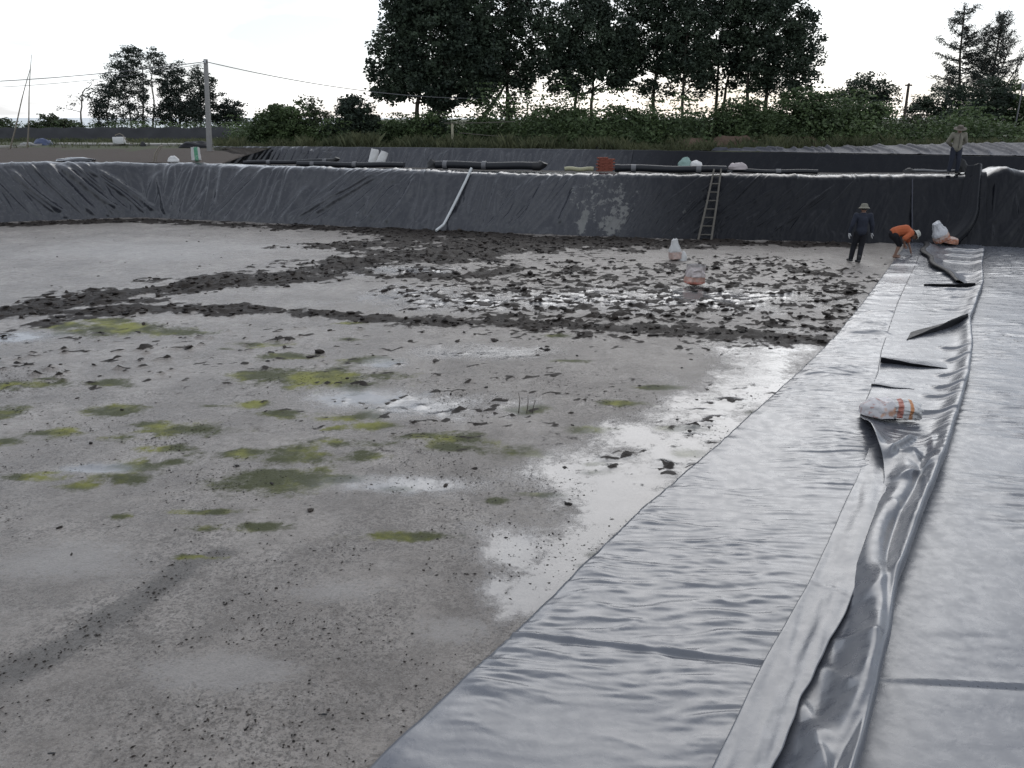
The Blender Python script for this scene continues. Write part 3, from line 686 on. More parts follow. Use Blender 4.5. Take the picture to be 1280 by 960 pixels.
# folded-over flap near the far corner
rows = []
PR = [(.10, .0), (.02, .03), (-.10, .05), (-.17, .09), (-.16, .14), (-.08, .17), (.02, .16), (.10, .12), (.20, .09), (.32, .05), (.45, .0)]
for k in np.linspace(0, 1, 60):
    s = 24.6 - 6.6 * k; tq = -1.75 + 1.35 * k ** 1.1 - 0.25 * math.sin(k * 3.1) + .06 * math.sin(k * 17); g = (0.8 + .5 * vnoise(k * 9, 0, 91)) * (1 - .2 * k)
    rows.append([(*ST(s + .12 * vnoise(k * 11, i_ * .7, 92), tq + a_ * .75 * g * (1 + .5 * (vnoise(k * 7, i_, 93) - .5))), 0.055 + b_ * .8 * g) for i_, (a_, b_) in enumerate(PR)])
P_ = np.array(rows)
o = np_mesh('folded_liner_flap', P_.reshape(-1, 3), grid_faces(*P_.shape[:2]), [M['under_liner'], M['floor_liner']], None, True, np.tile((np.arange(len(PR) - 1) >= 6).astype(int), len(rows) - 1))
tag(o, 'black folded-over liner flap snaking across the far end of the sheets', 'liner fold')

# ------------------------------------------------------------------ bank crest, second pond, ground, sea
t = NT('brown_soil')
n1 = t.noise(0.5, 5, .6); n2 = t.noise(4, 6, .65); g = t.attr('grass')
soil = t.mix(n2, (0.026, 0.019, 0.0145), (0.062, 0.047, 0.037)); gr = t.mix(n2, (0.025, 0.032, 0.014), (0.06, 0.062, 0.03))
gm = t.step(t.math('ADD', g, t.math('MULTIPLY', t.math('SUBTRACT', n2, .5), .9)), 0.3, 0.6)
M['soil'] = t.fin(t.mix(gm, soil, gr), 0.9, 0.2, t.bump(n2, 0.6, 0.08))
M['crest'] = plain('damp_dark_earth', (0.04, 0.035, 0.032), .9, .4, 3, .2, .6, 10)
px = np.arange(255, 1556, 5.0); bk = np.array([0.25, 0.8, 1.6, 2.6, 3.4, 3.9]); dz = np.array([-.03, 0, 0, 0, -.05, -.5])
V = np.array([[(*(at(_T, p) + at(_N, p) * b), float(at(_ZT, p)) - 0.14 + d + 0.03 * (fbm(p * .05, b, 3, 95) - .5)) for b, d in zip(bk, dz)] for p in px])
o = np_mesh('bank_crest', V.reshape(-1, 3), grid_faces(len(px), len(bk)), M['crest']); tag(o, 'bare earth crest of the bank between the ponds', kind='structure')
P2PX = np.array([250, 265, 500, 680, 860, 1000, 1280, 1560], float); P2Y = np.array([184, 184, 185, 187, 189.5, 192.5, 197, 202])
pxs = np.arange(262, 1556, 2.0)
p2 = gp(pxs, smooth1(np.interp(pxs, P2PX, P2Y), 20), 2.2).T
t2 = np.gradient(p2, axis=0); t2 /= np.linalg.norm(t2, axis=1)[:, None]; n2_ = np.stack([-t2[:, 1], t2[:, 0]], 1)
def wall2(name, label, a, b, folds, mat, rimz=0.0):
    k = (pxs >= a) & (pxs <= b); q = pxs[k]
    fine = np.arange(q[0], q[-1] + .01, 0.7); v = np.concatenate([np.linspace(0, 1, 40), [1.03, 1.08, 1.15]])
    PX, VV = np.meshgrid(fine, v); D = np.zeros_like(PX); add_folds(D, PX, VV, folds)
    D += (fbm(PX * .08, VV * 3, 3, 97) - .5) * .08
    T = np.stack([np.interp(fine, pxs, p2[:, i]) for i in (0, 1)], -1); N = np.stack([np.interp(fine, pxs, n2_[:, i]) for i in (0, 1)], -1)
    vc = np.clip(VV, 0, 1)
    XY = T[None] - N[None] * ((1 - vc) * 0.9 + D * .8)[..., None] + N[None] * (np.clip(VV - 1, 0, 1) * 5)[..., None]
    ZZ = 0.7 + 1.55 * vc + D * .4 - 0.05 * sstep(1, 1.15, VV) + (fbm(PX * .03, VV * 0, 3, 98) - .5) * .06
    o = np_mesh(name, np.concatenate([XY, ZZ[..., None]], -1).reshape(-1, 3), grid_faces(*PX.shape), mat, attrs=dict(stain=np.full(PX.size, -1.0), tone=sstep(700, 860, PX)))
    return tag(o, label, 'liner')
F2 = fan(26, 268, 420, -26, -6, (0, .1), (.8, 1.05), (1.0, 1.8), (.06, .12)) + fan(60, 420, 860, -22, 4, (0, .2), (.8, 1.05), (0.8, 1.5), (.04, .09))
wall2('second_bank_liner', 'creased dark liner of the second pond behind the first bank', 262, 792, F2, M['wall_liner'])
wall2('second_bank_liner', 'smooth blue-black liner of the second pond below the pale bank', 790, 1556, fan(30, 800, 1500, -30, -8, (0, .2), (.6, 1), (1, 2), (.004, .014)), M['wall_liner'])
# pale lined bank rising behind on the right
pf = np.arange(866, 1556, 0.9); q = np.linspace(0, 1, 36)
yt2 = smooth1(np.interp(pf, [866, 900, 940, 1030, 1150, 1280, 1560], [189.6, 188.2, 186.5, 184, 181, 178.5, 172]), 20)
T = np.stack([np.interp(pf, pxs, p2[:, i]) for i in (0, 1)], -1); N = np.stack([np.interp(pf, pxs, n2_[:, i]) for i in (0, 1)], -1)
back = T + N * (0.3 + 5.5 * sstep(866, 1050, pf))[:, None]
_, dyy, dzz = ray(pf, yt2); zb = H + back[:, 1] * dzz / dyy
PX, QQ = np.meshgrid(pf, q); D = np.zeros_like(PX)
add_folds(D, PX, QQ, fan(60, 880, 1550, 14, 40, (0, .1), (.8, 1), (1.0, 2.2), (.09, .17)))
Fr = T + N * 0.25
XY = Fr[None] + (back - Fr)[None] * QQ[..., None]; ZZ = 2.28 + (zb - 2.28)[None] * QQ + D
o = np_mesh('raised_bank_liner', np.concatenate([XY, ZZ[..., None]], -1).reshape(-1, 3), grid_faces(*PX.shape), M['pale_bank'], attrs=dict(stain=np.full(PX.size, -1.0)))
tag(o, 'pale ribbed liner on the raised bank behind the standing man', 'liner')
# ground: one sheet from the bank and the second pond out to the shore and the horizon
cols = []
gpx = np.concatenate([np.arange(-900, -250, 50), np.arange(-250, 263, 9), np.arange(264, 1556, 12), np.arange(1556, 2400, 60)])
dist = np.concatenate([[0, .4, 1, 2, 3.5, 5.5, 8, 11, 14, 18, 23, 30, 40, 55, 75, 110, 170, 300, 900]])
for p in gpx:
    if p < 263:
        pp = max(p, -255); f0 = at(_T, pp) + at(_N, pp) * 0.3; z0 = float(at(_ZT, pp)) - 0.06
        if p < -255: f0 = f0 + np.array([(p + 255) * 0.04, 0])
        n_ = np.array([f0[0] * 0.5 / max(1, f0[1]), 1.0])
    else:
        pq = min(p, 1550); f0 = np.array([np.interp(pq, pxs, p2[:, 0]), np.interp(pq, pxs, p2[:, 1])]) + 0.25 * np.array([0, 1]); z0 = 2.2
        if p > 1550: f0 = f0 + np.array([(p - 1550) * 0.04, 0])
        n_ = np.array([f0[0] / max(1, f0[1]) * 0.9, 1.0])
    L = 1.0 if p > 500 else 0.5
    for d in dist:
        dd = min(d, 900 if p > 420 else 70)
        x, y = f0 + n_ * dd
        z = 2.2 + (z0 - 2.2) * math.exp(-d / 3) + 0.10 * (float(fbm(x * .25, y * .25, 3, 99)) - .5) * min(1, d / 3)
        if p <= 420 and d > 80: x, y = f0 + n_ * 70; y += 0.3 * (d > 0); z = -1
        cols.append((x, y, z, (0.15 if p < 262 and y < 50 + 6 * (fbm(x * .3, 0, 2, 9) - .5) else 0.9)))
A = np.array(cols)
o = np_mesh('ground', A[:, :3], grid_faces(len(gpx), len(dist)), M['soil'], attrs=dict(grass=A[:, 3] - 0.25 * (A[:, 3] < .5))); tag(o, 'flat earth and grass ground beyond the ponds', kind='structure')
t = NT('sea_water'); M['sea'] = t.fin((0.12, 0.15, 0.17), 0.25, 0.5, t.bump(t.noise(0.2, 4), 0.3, 0.5))
o = np_mesh('sea', [(-9000, 60, -0.6), (9000, 60, -0.6), (9000, 16000, -0.6), (-9000, 16000, -0.6)], [[0, 1, 2, 3]], M['sea'], smooth=False); tag(o, 'pale sea on the horizon at the left', kind='structure')
# concrete path strip on the left
V = []
for k, p in enumerate(np.arange(-260, 262, 6.0)):
    yv = np.interp(p, [-260, 0, 60, 200, 262], [190, 183.8, 180.2, 181, 181.5]); c = gp(p, yv, 2.25)
    V += [(c[0], c[1] - .0, 2.2), (c[0], c[1], 2.31), (c[0], c[1] + 1.7, 2.31), (c[0], c[1] + 1.7, 2.2)]
o = np_mesh('path', V, grid_faces(len(V) // 4, 4, True), M['path'], smooth=False); tag(o, 'pale concrete path across the earth at the left', kind='structure')

# ------------------------------------------------------------------ foliage
def leaves(cent, size, seed, asp=0.5, droop=0.0, jit=0.4):
    r = np.random.RandomState(seed); n = len(cent)
    a = r.normal(size=(n, 3)); a[:, 2] = a[:, 2] * (0.6 if droop == 0 else 0.4) - droop; a /= np.linalg.norm(a, axis=1)[:, None]
    b = np.cross(a, r.normal(size=(n, 3))); b /= np.linalg.norm(b, axis=1)[:, None] + 1e-6
    l = size * (1 + jit * (r.rand(n, 1) - .5) * 2); wd = l * asp
    V = np.stack([cent - a * l / 2, cent + b * wd / 2, cent + a * l / 2, cent - b * wd / 2], 1).reshape(-1, 3)
    return V, np.arange(4 * n).reshape(-1, 4)
def clump_points(lobes, dens, seed, crad=(.3, .6), per=26, shell=0.42):
    r = np.random.RandomState(seed); out = []; cents = []
    for (c, rad) in lobes:
        rad = np.array(rad); vol = rad[0] * rad[1] * rad[2]
        n = max(3, int(dens * (vol ** 0.72)))
        d = r.normal(size=(n, 3)); d /= np.linalg.norm(d, axis=1)[:, None]
        cc = np.array(c) + d * (r.rand(n, 1) ** shell) * rad
        cents.append(cc)
        for q in cc:
            k = r.randint(per // 2, per * 3 // 2); cr_ = r.uniform(*crad)
            out.append(q + np.clip(r.normal(size=(k, 3)), -1.45, 1.45) * np.array([cr_, cr_, cr_ * .62]) * .66)
    return np.concatenate(out), np.concatenate(cents)
def px_lobes(lob, Yd, depth=0.8):
    out = []
    for (cx, cy, rx, ry, *e) in lob:
        yy = Yd + (e[0] if e else 0); c = pw(cx, cy, yy); k = yy / F * 1.05
        out.append((c, (rx * k, (rx + ry) / 2 * k * depth, ry * k)))
    return out
def tree(name, label, cat, Yd, lobes, trunks, leaf, lm, bm_, seed, dens=26, per=26, group=None, lsize=.3, asp=.55, droop=0, crad=(.3, .6), limbs=14, tr=.14, shell=.42):
    LB = px_lobes(lobes, Yd); pts, cents = clump_points(LB, dens * (.95 if name == 'eucalyptus_tree' else .60), seed, crad, int(per * 2.1), shell)
    r = np.random.RandomState(seed + 1)
    bx = pw(trunks[0][0][0], 180, Yd); root = empty(name, (bx[0], Yd, 2.15), 0, label, cat, group)
    off = np.array([bx[0], Yd, 2.15])
    mb = MB(); tops = []
    for tk in trunks:
        P = [pw(x, y, Yd) + np.array([0, r.uniform(-.2, .2), 0]) for x, y in tk]
        P[0][2] = 2.0
        Q = []
        for i in range(len(P) - 1):
            for f in np.linspace(0, 1, 5)[:-1]: Q.append(P[i] * (1 - f) + P[i + 1] * f + r.normal(size=3) * .03)
        Q.append(P[-1]); n = len(Q)
        mb.tube([q - off for q in Q], [tr * (1.15 - .9 * i / n) for i in range(n)], 8)
        tops += Q[n // 3:]
    tops = np.array(tops)
    for c in cents[r.permutation(len(cents))[:limbs]]:
        d = np.linalg.norm(tops - c, axis=1) + np.clip(tops[:, 2] - c[2] + .3, 0, 9) * 2; a = tops[np.argmin(d)]
        m = (a + c) / 2 + np.array([0, 0, .12 * np.linalg.norm(c - a)]) + r.normal(size=3) * .12
        mb.tube([a - off, m - off, c - off], [tr * .42, tr * .28, tr * .08], 6)
    mb.build('trunk', bm_, root)
    V, Fc = leaves(pts - off, lsize * .74, seed + 2, asp, droop)
    np_mesh('crown', V, Fc, lm, root, False)
    return root
G_ROW = 'tall broad-leaved trees in the row behind the ponds'
tree('broadleaf_tree', 'broad spreading tree at the left end of the tall row, crown reaching out left', 'tree', 62,
     [(545, 30, 62, 45), (500, 62, 30, 30), (520, 100, 52, 28), (480, 88, 20, 10), (560, 95, 45, 35), (590, 45, 35, 50), (605, 75, 30, 34), (540, -20, 60, 40), (510, 25, 26, 22), (600, 110, 22, 24), (545, 128, 22, 14), (490, 118, 26, 10), (575, -40, 50, 30)],
     [[(522, 175), (521, 130), (528, 90), (540, 30)], [(547, 175), (548, 140), (556, 90), (575, 20)]], .32, M['leaf_dark'], M['bark'], 11, 30, 30, G_ROW, .34, .6, 0, (.32, .6), 22, .17)
tree('broadleaf_tree', 'vine-hung tree with a thick dark trunk, second in the tall row', 'tree', 63,
     [(640, 30, 34, 40), (615, 50, 26, 40), (668, 80, 24, 22), (650, 70, 36, 28), (625, 90, 22, 22), (660, 5, 30, 30), (640, 100, 26, 12), (636, 128, 9, 24), (650, 112, 14, 18), (640, -25, 40, 30)],
     [[(634, 178), (635, 140), (634, 100), (640, 20)], [(592, 176), (606, 142), (622, 122), (632, 105)]], .3, M['leaf_dark'], M['bark'], 22, 27, 26, G_ROW, .3, .55, .1, (.28, .5), 16, .2)
tree('broadleaf_tree', 'twin-stemmed tree, third in the tall row, dip in its crown to the left', 'tree', 61.5,
     [(720, 45, 42, 40), (755, 40, 34, 42), (700, 85, 30, 22), (740, 88, 42, 22), (770, 75, 24, 30), (712, 112, 24, 10), (690, 50, 22, 30), (735, 5, 30, 18), (775, 105, 16, 12)],
     [[(719, 178), (719, 130), (724, 80), (715, 30)], [(738, 176), (740, 130), (742, 90), (755, 30)]], .3, M['leaf_dark'], M['bark'], 33, 29, 28, G_ROW, .31, .6, 0, (.3, .55), 18, .13)
tree('broadleaf_tree', 'tree with a low dark tuft on its trunk, fourth in the tall row', 'tree', 62.5,
     [(820, 40, 34, 40), (785, 70, 20, 30), (842, 50, 22, 40), (800, 75, 24, 26), (835, 75, 26, 24), (818, 112, 30, 12), (815, 5, 32, 26), (790, 35, 18, 22), (822, -25, 40, 30)],
     [[(818, 178), (817, 130), (820, 80), (822, 10)]], .3, M['leaf_dark'], M['bark'], 44, 28, 26, G_ROW, .3, .55, 0, (.28, .52), 16, .15)
tree('broadleaf_tree', 'slim straight-trunked tree, fifth in the tall row', 'tree', 60.5,
     [(860, 50, 28, 40), (885, 50, 20, 40), (850, 90, 18, 16), (875, 85, 20, 24), (865, 0, 30, 36), (868, 112, 16, 8)],
     [[(852, 176), (852, 130), (856, 80), (862, 10)]], .28, M['leaf_dark'], M['bark'], 55, 28, 26, G_ROW, .3, .55, 0, (.28, .52), 13, .12)
tree('broadleaf_tree', 'two-stemmed tree left of the dense dome, sixth in the tall row', 'tree', 63,
     [(905, 30, 36, 44), (895, 78, 26, 24), (925, 80, 26, 20), (915, -20, 44, 30), (890, 105, 16, 12), (930, 105, 16, 10)],
     [[(896, 178), (896, 130), (898, 80), (905, 10)], [(903, 178), (904, 140), (910, 100), (920, 60)]], .3, M['leaf_dark'], M['bark'], 66, 28, 26, G_ROW, .3, .55, 0, (.28, .52), 16, .14)
tree('broadleaf_tree', 'dense domed tree at the right end of the tall row', 'tree', 61,
     [(965, 40, 44, 44), (990, 60, 36, 38), (945, 75, 30, 30), (960, 0, 40, 26), (1005, 88, 22, 22), (970, 100, 40, 14), (930, 30, 26, 40), (1000, 40, 22, 24), (980, 112, 36, 8)],
     [[(955, 178), (957, 130), (962, 80), (968, 20)], [(936, 178), (934, 120), (938, 60)]], .3, M['leaf_dark'], M['bark'], 77, 30, 28, G_ROW, .26, .6, 0, (.28, .52), 18, .16)
G_EUC = 'narrow-leaved trees behind the dark fence at the left'
tree('eucalyptus_tree', 'thin wispy leaning tree at the left end of the left group', 'tree', 88, [(110, 112, 12, 10), (85, 136, 9, 6), (98, 122, 10, 8), (118, 128, 7, 8)],
     [[(101, 165), (101, 140), (104, 115), (114, 105)], [(116, 165), (124, 145), (112, 118)]], .2, M['leaf_euc'], M['pale_bark'], 101, 10, 12, G_EUC, .3, .4, .3, (.3, .5), 14, .1)
tree('eucalyptus_tree', 'bushy tree leaning against the tallest tree of the left group', 'tree', 87, [(133, 125, 15, 20), (122, 135, 10, 14), (140, 105, 12, 16), (130, 150, 14, 10)],
     [[(135, 165), (134, 140), (138, 100)]], .2, M['leaf_euc'], M['pale_bark'], 112, 22, 22, G_EUC, .3, .42, .3, (.3, .5), 8, .1)
tree('eucalyptus_tree', 'tallest open-crowned tree of the left group with several pale stems', 'tree', 86,
     [(165, 68, 13, 14), (152, 85, 16, 18), (168, 98, 14, 18), (190, 75, 16, 14), (200, 92, 10, 14), (150, 110, 15, 14), (162, 130, 12, 16), (178, 120, 8, 18), (205, 108, 8, 8), (195, 140, 10, 14), (150, 148, 12, 12), (178, 150, 14, 10)],
     [[(178, 165), (179, 120), (178, 85), (168, 65)], [(190, 165), (192, 130), (188, 100), (192, 75)], [(165, 165), (160, 130), (152, 95)]], .2, M['leaf_euc'], M['pale_bark'], 123, 22, 20, G_EUC, .3, .42, .3, (.28, .5), 16, .1)
tree('eucalyptus_tree', 'dense dark tree just left of the concrete pole', 'tree', 87, [(222, 92, 10, 14), (215, 115, 14, 18), (232, 110, 10, 12), (222, 140, 18, 18), (208, 140, 8, 18), (240, 140, 14, 18)],
     [[(225, 165), (224, 120), (222, 85)]], .2, M['leaf_euc'], M['pale_bark'], 134, 28, 24, G_EUC, .3, .45, .3, (.3, .5), 8, .1)
tree('eucalyptus_tree', 'narrow tree directly behind the concrete pole', 'tree', 89, [(247, 95, 11, 12), (255, 118, 14, 14), (250, 140, 20, 16), (262, 105, 7, 10)],
     [[(250, 165), (250, 125), (248, 88)]], .2, M['leaf_euc'], M['pale_bark'], 145, 27, 24, G_EUC, .3, .45, .3, (.3, .5), 8, .1)
tree('rounded_tree', 'rounded low tree right of the concrete pole', 'tree', 90, [(285, 135, 20, 16), (272, 142, 14, 16), (298, 145, 14, 14), (288, 150, 22, 10)],
     [[(286, 165), (286, 150), (284, 132)]], .2, M['leaf_euc'], M['bark'], 156, 26, 24, None, .3, .5, .1, (.3, .5), 6, .1)
tree('rounded_tree', 'dark rounded tree right of the tall row, a bare post at its right', 'tree', 70, [(1090, 108, 30, 16), (1070, 118, 26, 16), (1108, 118, 14, 14), (1085, 132, 36, 14), (1050, 125, 16, 12)],
     [[(1088, 178), (1088, 150), (1090, 110)]], .2, M['leaf_dark'], M['bark'], 167, 30, 28, None, .26, .55, 0, (.28, .5), 8, .12)
tree('hedge_tree', 'flat-topped dark hedge-like tree mass left of the feathery trees', 'tree', 68, [(1150, 132, 20, 15), (1180, 130, 26, 18), (1208, 130, 24, 20), (1165, 142, 36, 12), (1195, 112, 14, 5)],
     [[(1180, 178), (1180, 150), (1182, 125)]], .2, M['leaf_dark'], M['bark'], 178, 38, 30, None, .22, .55, 0, (.24, .42), 6, .12)
# feathery casuarinas
def casuarina(label, Yd, stem, brs, seed, rdens=1.0):
    r = np.random.RandomState(seed); b = pw(stem[0][0], 180, Yd); off = np.array([b[0], Yd, 2.15])
    root = empty('casuarina_tree', off, 0, label, 'tree', 'feathery needle-leaved trees at the right')
    mb = MB(); P = [pw(x, y, Yd) for x, y in stem]; P[0][2] = 2.0
    mb.tube([p - off for p in P], [.16 * (1 - .85 * i / len(P)) for i in range(len(P))], 8)
    pts = []; dirs = []
    for (x0, y0, x1, y1) in brs:
        a = pw(x0, y0, Yd); c = pw(x1, y1, Yd) + np.array([0, r.uniform(-1.3, 1.3), 0])
        m = (a + c) / 2 + np.array([0, 0, -.15]); mb.tube([a - off, m - off, c - off], [.05, .035, .012], 5)
        L = np.linalg.norm(c - a); n = int(70 * L * rdens)
        f = r.rand(n, 1) ** .7; q = a * (1 - f) ** 2 + 2 * m * f * (1 - f) + c * f * f
        pts.append(q + r.normal(size=(n, 3)) * np.array([.16, .16, .12]) - np.array([0, 0, .10])); dirs.append(np.tile((c - a) / L, (n, 1)))
    mb.build('trunk', M['bark'], root)
    pts = np.concatenate(pts) - off; dirs = np.concatenate(dirs); n = len(pts)
    a = dirs * .6 + r.normal(size=(n, 3)) * .45; a[:, 2] -= .35; a /= np.linalg.norm(a, axis=1)[:, None]
    bb = np.cross(a, r.normal(size=(n, 3))); bb /= np.linalg.norm(bb, axis=1)[:, None]
    l = .34 * (0.6 + .8 * r.rand(n, 1))
    np_mesh('crown', np.stack([pts - a * l / 2, pts + bb * .028, pts + a * l / 2, pts - bb * .028], 1).reshape(-1, 3), np.arange(4 * n).reshape(-1, 4), M['needle'], root, False)
def cas_br(stem, n, spread, up, seed, y0=14, y1=120):
    r = random.Random(seed); out = []
    for i in range(n):
        f = (i + r.random()) / n; y = y0 + (y1 - y0) * f; x = np.interp(y, [stem[-1][1], stem[0][1]], [stem[-1][0], stem[0][0]])
        wd = spread(f) * (0.55 + .6 * r.random()); s = 1 if r.random() < .5 else -1
        out.append((x, y, x + s * wd, y - up * (0.4 + r.random()) * (0.4 + wd / 30)))
    return out
st1 = [(1200, 178), (1199, 130), (1200, 70), (1206, 8)]
casuarina('spiky feathery tree with a tall pointed top, left of the feathery pair', 74, st1, cas_br(st1, 46, lambda f: 4 + 26 * f ** .7, 7, 5, 8, 118) + [(1199, 75, 1163, 66), (1200, 62, 1172, 45), (1199, 90, 1174, 84), (1201, 45, 1180, 30), (1200, 60, 1218, 52)], 5, 1.05)
st2 = [(1240, 178), (1240, 140), (1243, 80), (1254, 20)]
st3 = [(1232, 178), (1232, 120), (1234, 60), (1232, 34)]
casuarina('feathery grey-green tree at the right border', 73, st2, cas_br(st2, 64, lambda f: 5 + 26 * f ** .8, 16, 7, 18, 125) + cas_br(st3, 30, lambda f: 4 + 12 * f, 14, 8, 34, 120) + [(1262, 120, 1274, 60), (1255, 110, 1282, 62), (1250, 90, 1268, 48)], 9, .8)
# bushes
def bush(label, Yd, lobes, seed, lm, dens=40, per=26, ls=.17, group=None, name='bush', droop=0.0, asp=.5):
    LB = px_lobes(lobes, Yd); pts, cents = clump_points(LB, dens * 1.25, seed, (.2, .4), int(per * 1.35), .5)
    b = pw(lobes[0][0], 180, Yd); off = np.array([b[0], Yd, 2.15]); root = empty(name, off, 0, label, 'bush', group)
    r = np.random.RandomState(seed); mb = MB()
    for c in cents[r.permutation(len(cents))[:9]]:
        mb.tube([np.array([r.uniform(-.3, .3), r.uniform(-.2, .2), -.1]), (c - off) * np.array([.6, .6, .5]), c - off], [.04, .03, .01], 5)
    mb.build('stems', M['bark'], root)
    V, Fc = leaves(pts - off, ls * 1.15, seed + 3, asp, droop); np_mesh('foliage', V, Fc, lm, root, False)
BG = 'bushes along the far side of the second pond'
bush('large green bush just right of the concrete pole and low tree', 60, [(345, 160, 28, 24), (330, 170, 16, 16), (368, 150, 22, 20), (380, 168, 26, 18), (350, 145, 18, 14)], 201, M['leaf_mid'], 44, 28, .19, BG)
bush('wispy pale-topped bush between the green bush and the dark bush', 61, [(395, 145, 16, 16), (405, 160, 20, 20), (388, 130, 10, 10)], 202, M['leaf_pale'], 26, 22, .17, BG)
bush('dark rounded bush left of the tall trees', 60, [(447, 148, 24, 22), (435, 135, 14, 14), (462, 165, 18, 16), (430, 168, 24, 14)], 203, M['leaf_dark'], 46, 30, .2, BG)
bush('low green bush below the left crown of the tall trees', 59, [(510, 165, 30, 16), (490, 170, 20, 12), (535, 158, 22, 18)], 204, M['leaf_mid'], 44, 28, .17, BG)
bush('dark bush left of the pale fence post', 59, [(548, 165, 18, 18), (540, 175, 20, 10)], 205, M['leaf_dark'], 44, 28, .18, BG)
bush('green bush right of the pale fence post', 60, [(600, 165, 22, 12), (580, 170, 16, 12)], 206, M['leaf_mid'], 36, 24, .16, BG)
bush('bush with a dark top under the third tall tree', 60, [(690, 152, 30, 20), (715, 150, 24, 14), (668, 160, 20, 14)], 207, M['leaf_mid'], 44, 28, .17, BG)
bush('bright grassy bush below the fourth tall tree', 58, [(770, 155, 30, 22), (800, 150, 22, 16), (745, 165, 22, 14)], 208, M['leaf_mid'], 42, 28, .16, BG)
bush('pale-leaved sapling bush in front of the fifth tall tree', 56, [(862, 165, 16, 18), (876, 160, 12, 18)], 209, M['leaf_pale'], 26, 22, .17, BG)
bush('dark green bush below the tuft-trunked tree', 57.5, [(835, 165, 26, 18), (815, 160, 20, 18)], 210, M['leaf_mid'], 46, 28, .16, BG)
bush('wide dark green bush below the dense domed tree', 57, [(920, 155, 34, 24), (950, 150, 30, 24), (895, 165, 22, 16)], 211, M['leaf_mid'], 50, 30, .16, BG)
bush('tall green bush at the foot of the domed tree, towards the rounded tree', 57, [(1000, 145, 32, 30), (1030, 145, 30, 28), (975, 160, 20, 18), (1010, 165, 34, 14)], 212, M['leaf_mid'], 50, 30, .16, BG)
bush('pale green bush in front of the dark rounded tree', 56, [(1075, 150, 26, 24), (1100, 145, 16, 18), (1055, 160, 22, 16)], 213, M['leaf_mid'], 46, 28, .16, BG)
bush('straggly brownish bush below the flat-topped mass', 57, [(1130, 162, 30, 12), (1160, 160, 26, 14)], 214, M['leaf_pale'], 34, 22, .16, BG)
bush('dark green bush behind the standing man', 60, [(1200, 155, 30, 18), (1235, 140, 26, 36), (1225, 165, 30, 14)], 215, M['leaf_dark'], 48, 30, .18, BG)
bush('green bush at the right border below the feathery tree', 60, [(1268, 140, 20, 34), (1290, 150, 24, 30), (1260, 165, 22, 14)], 216, M['leaf_mid'], 44, 28, .17, BG)
bush('low olive bush above the dark fence at the left', 78, [(65, 152, 16, 9), (85, 156, 16, 7), (50, 157, 14, 6)], 217, M['leaf_pale'], 40, 26, .2)
bush('small olive bush at the left border above the dark fence', 80, [(5, 157, 14, 7), (-15, 156, 18, 8)], 218, M['leaf_pale'], 40, 26, .2)
# undergrowth and grass nobody could count
def undergrowth():
    r = np.random.RandomState(300); pts = []
    for p in np.arange(300, 1560, 5):
        for k in range(3):
            i = np.interp(p, pxs, p2[:, 1]); Yd = i + r.uniform(5, 13) + (4 if p > 880 else 0)
            c = pw(p + r.uniform(-6, 6), 180, Yd); h = r.uniform(.6, 2.0) * (1.6 if 600 < p < 1120 else 1.15 if p > 480 else .7) * (.35 + 1.25 * float(vnoise(p * .045, k, 305))); n = int(r.randint(110, 240) * (.4 + .9 * float(vnoise(p * .07, k + 5, 306))))
            pts.append(np.stack([c[0] + r.normal(size=n) * .5, Yd + r.normal(size=n) * .5, 2.2 + np.clip(np.abs(r.normal(size=n)), 0, 1.7) * h * .6], 1))
    for p in np.arange(-60, 310, 4):
        for k in range(2):
            Yd = r.uniform(76, 82); c = pw(p + r.uniform(-3, 3), 160, Yd); n = r.randint(40, 90); h = r.uniform(.7, 1.5)
            pts.append(np.stack([c[0] + r.normal(size=n) * .5, Yd + r.normal(size=n) * .5, 2.2 + np.clip(np.abs(r.normal(size=n)), 0, 1.7) * h * .6], 1))
    V, Fc = leaves(np.concatenate(pts), .23, 301, .5)
    tag(np_mesh('undergrowth', V, Fc, M['leaf_mid'], None, False), 'tangled green undergrowth behind the ponds', 'undergrowth', kind='stuff')
    B = []
    for p in np.arange(270, 1550, 0.42):
        i = np.interp(p, pxs, p2[:, 1]); Yd = i + 0.7 + r.exponential(2.4)
        if p > 840 and Yd - i < 5.6 * min(1, (p - 840) / 180): Yd += 6
        c = pw(p, 180, Yd); B.append((c[0], Yd, 2.16, r.uniform(.15, .8) * (.35 + 1.1 * float(vnoise(p * .06, 0, 303)))))
    for p in np.arange(-60, 315, 0.5):
        Yd = r.uniform(64.5, 69.5) if r.rand() < .8 else r.uniform(53, 63); c = pw(p, 180, Yd); B.append((c[0], Yd, 2.18, r.uniform(.12, .4)))
    for p in np.arange(480, 1290, 1.5):
        if vnoise(p * .03, 0, 311) > .5:
            i = np.interp(p, pxs, p2[:, 1]); Yd = i + r.uniform(2, 7) + (5 if p > 880 else 0); c = pw(p, 180, Yd); B.append((c[0], Yd, 2.16, r.uniform(.35, .95)))
    B = np.array(B); B = np.concatenate([B + np.concatenate([r.normal(size=(len(B), 2)) * .15, np.zeros((len(B), 2))], 1) for _ in range(5)])
    n = len(B); ln = r.normal(size=(n, 2)) * .3 * B[:, 3:]; a = r.uniform(0, 6.28, n); wx = np.stack([np.cos(a), np.sin(a), 0 * a], 1) * .017
    b0 = B[:, :3]; top = b0 + np.stack([ln[:, 0], ln[:, 1], B[:, 3]], 1); mid = b0 + np.stack([ln[:, 0] * .3, ln[:, 1] * .3, B[:, 3] * .6], 1)
    tag(np_mesh('grass', np.stack([b0 - wx, b0 + wx, mid + wx * .7, top], 1).reshape(-1, 3), np.arange(4 * n).reshape(-1, 4), M['grass'], None, False), 'rough dry grass fringing the far banks', 'grass', kind='stuff')
undergrowth()
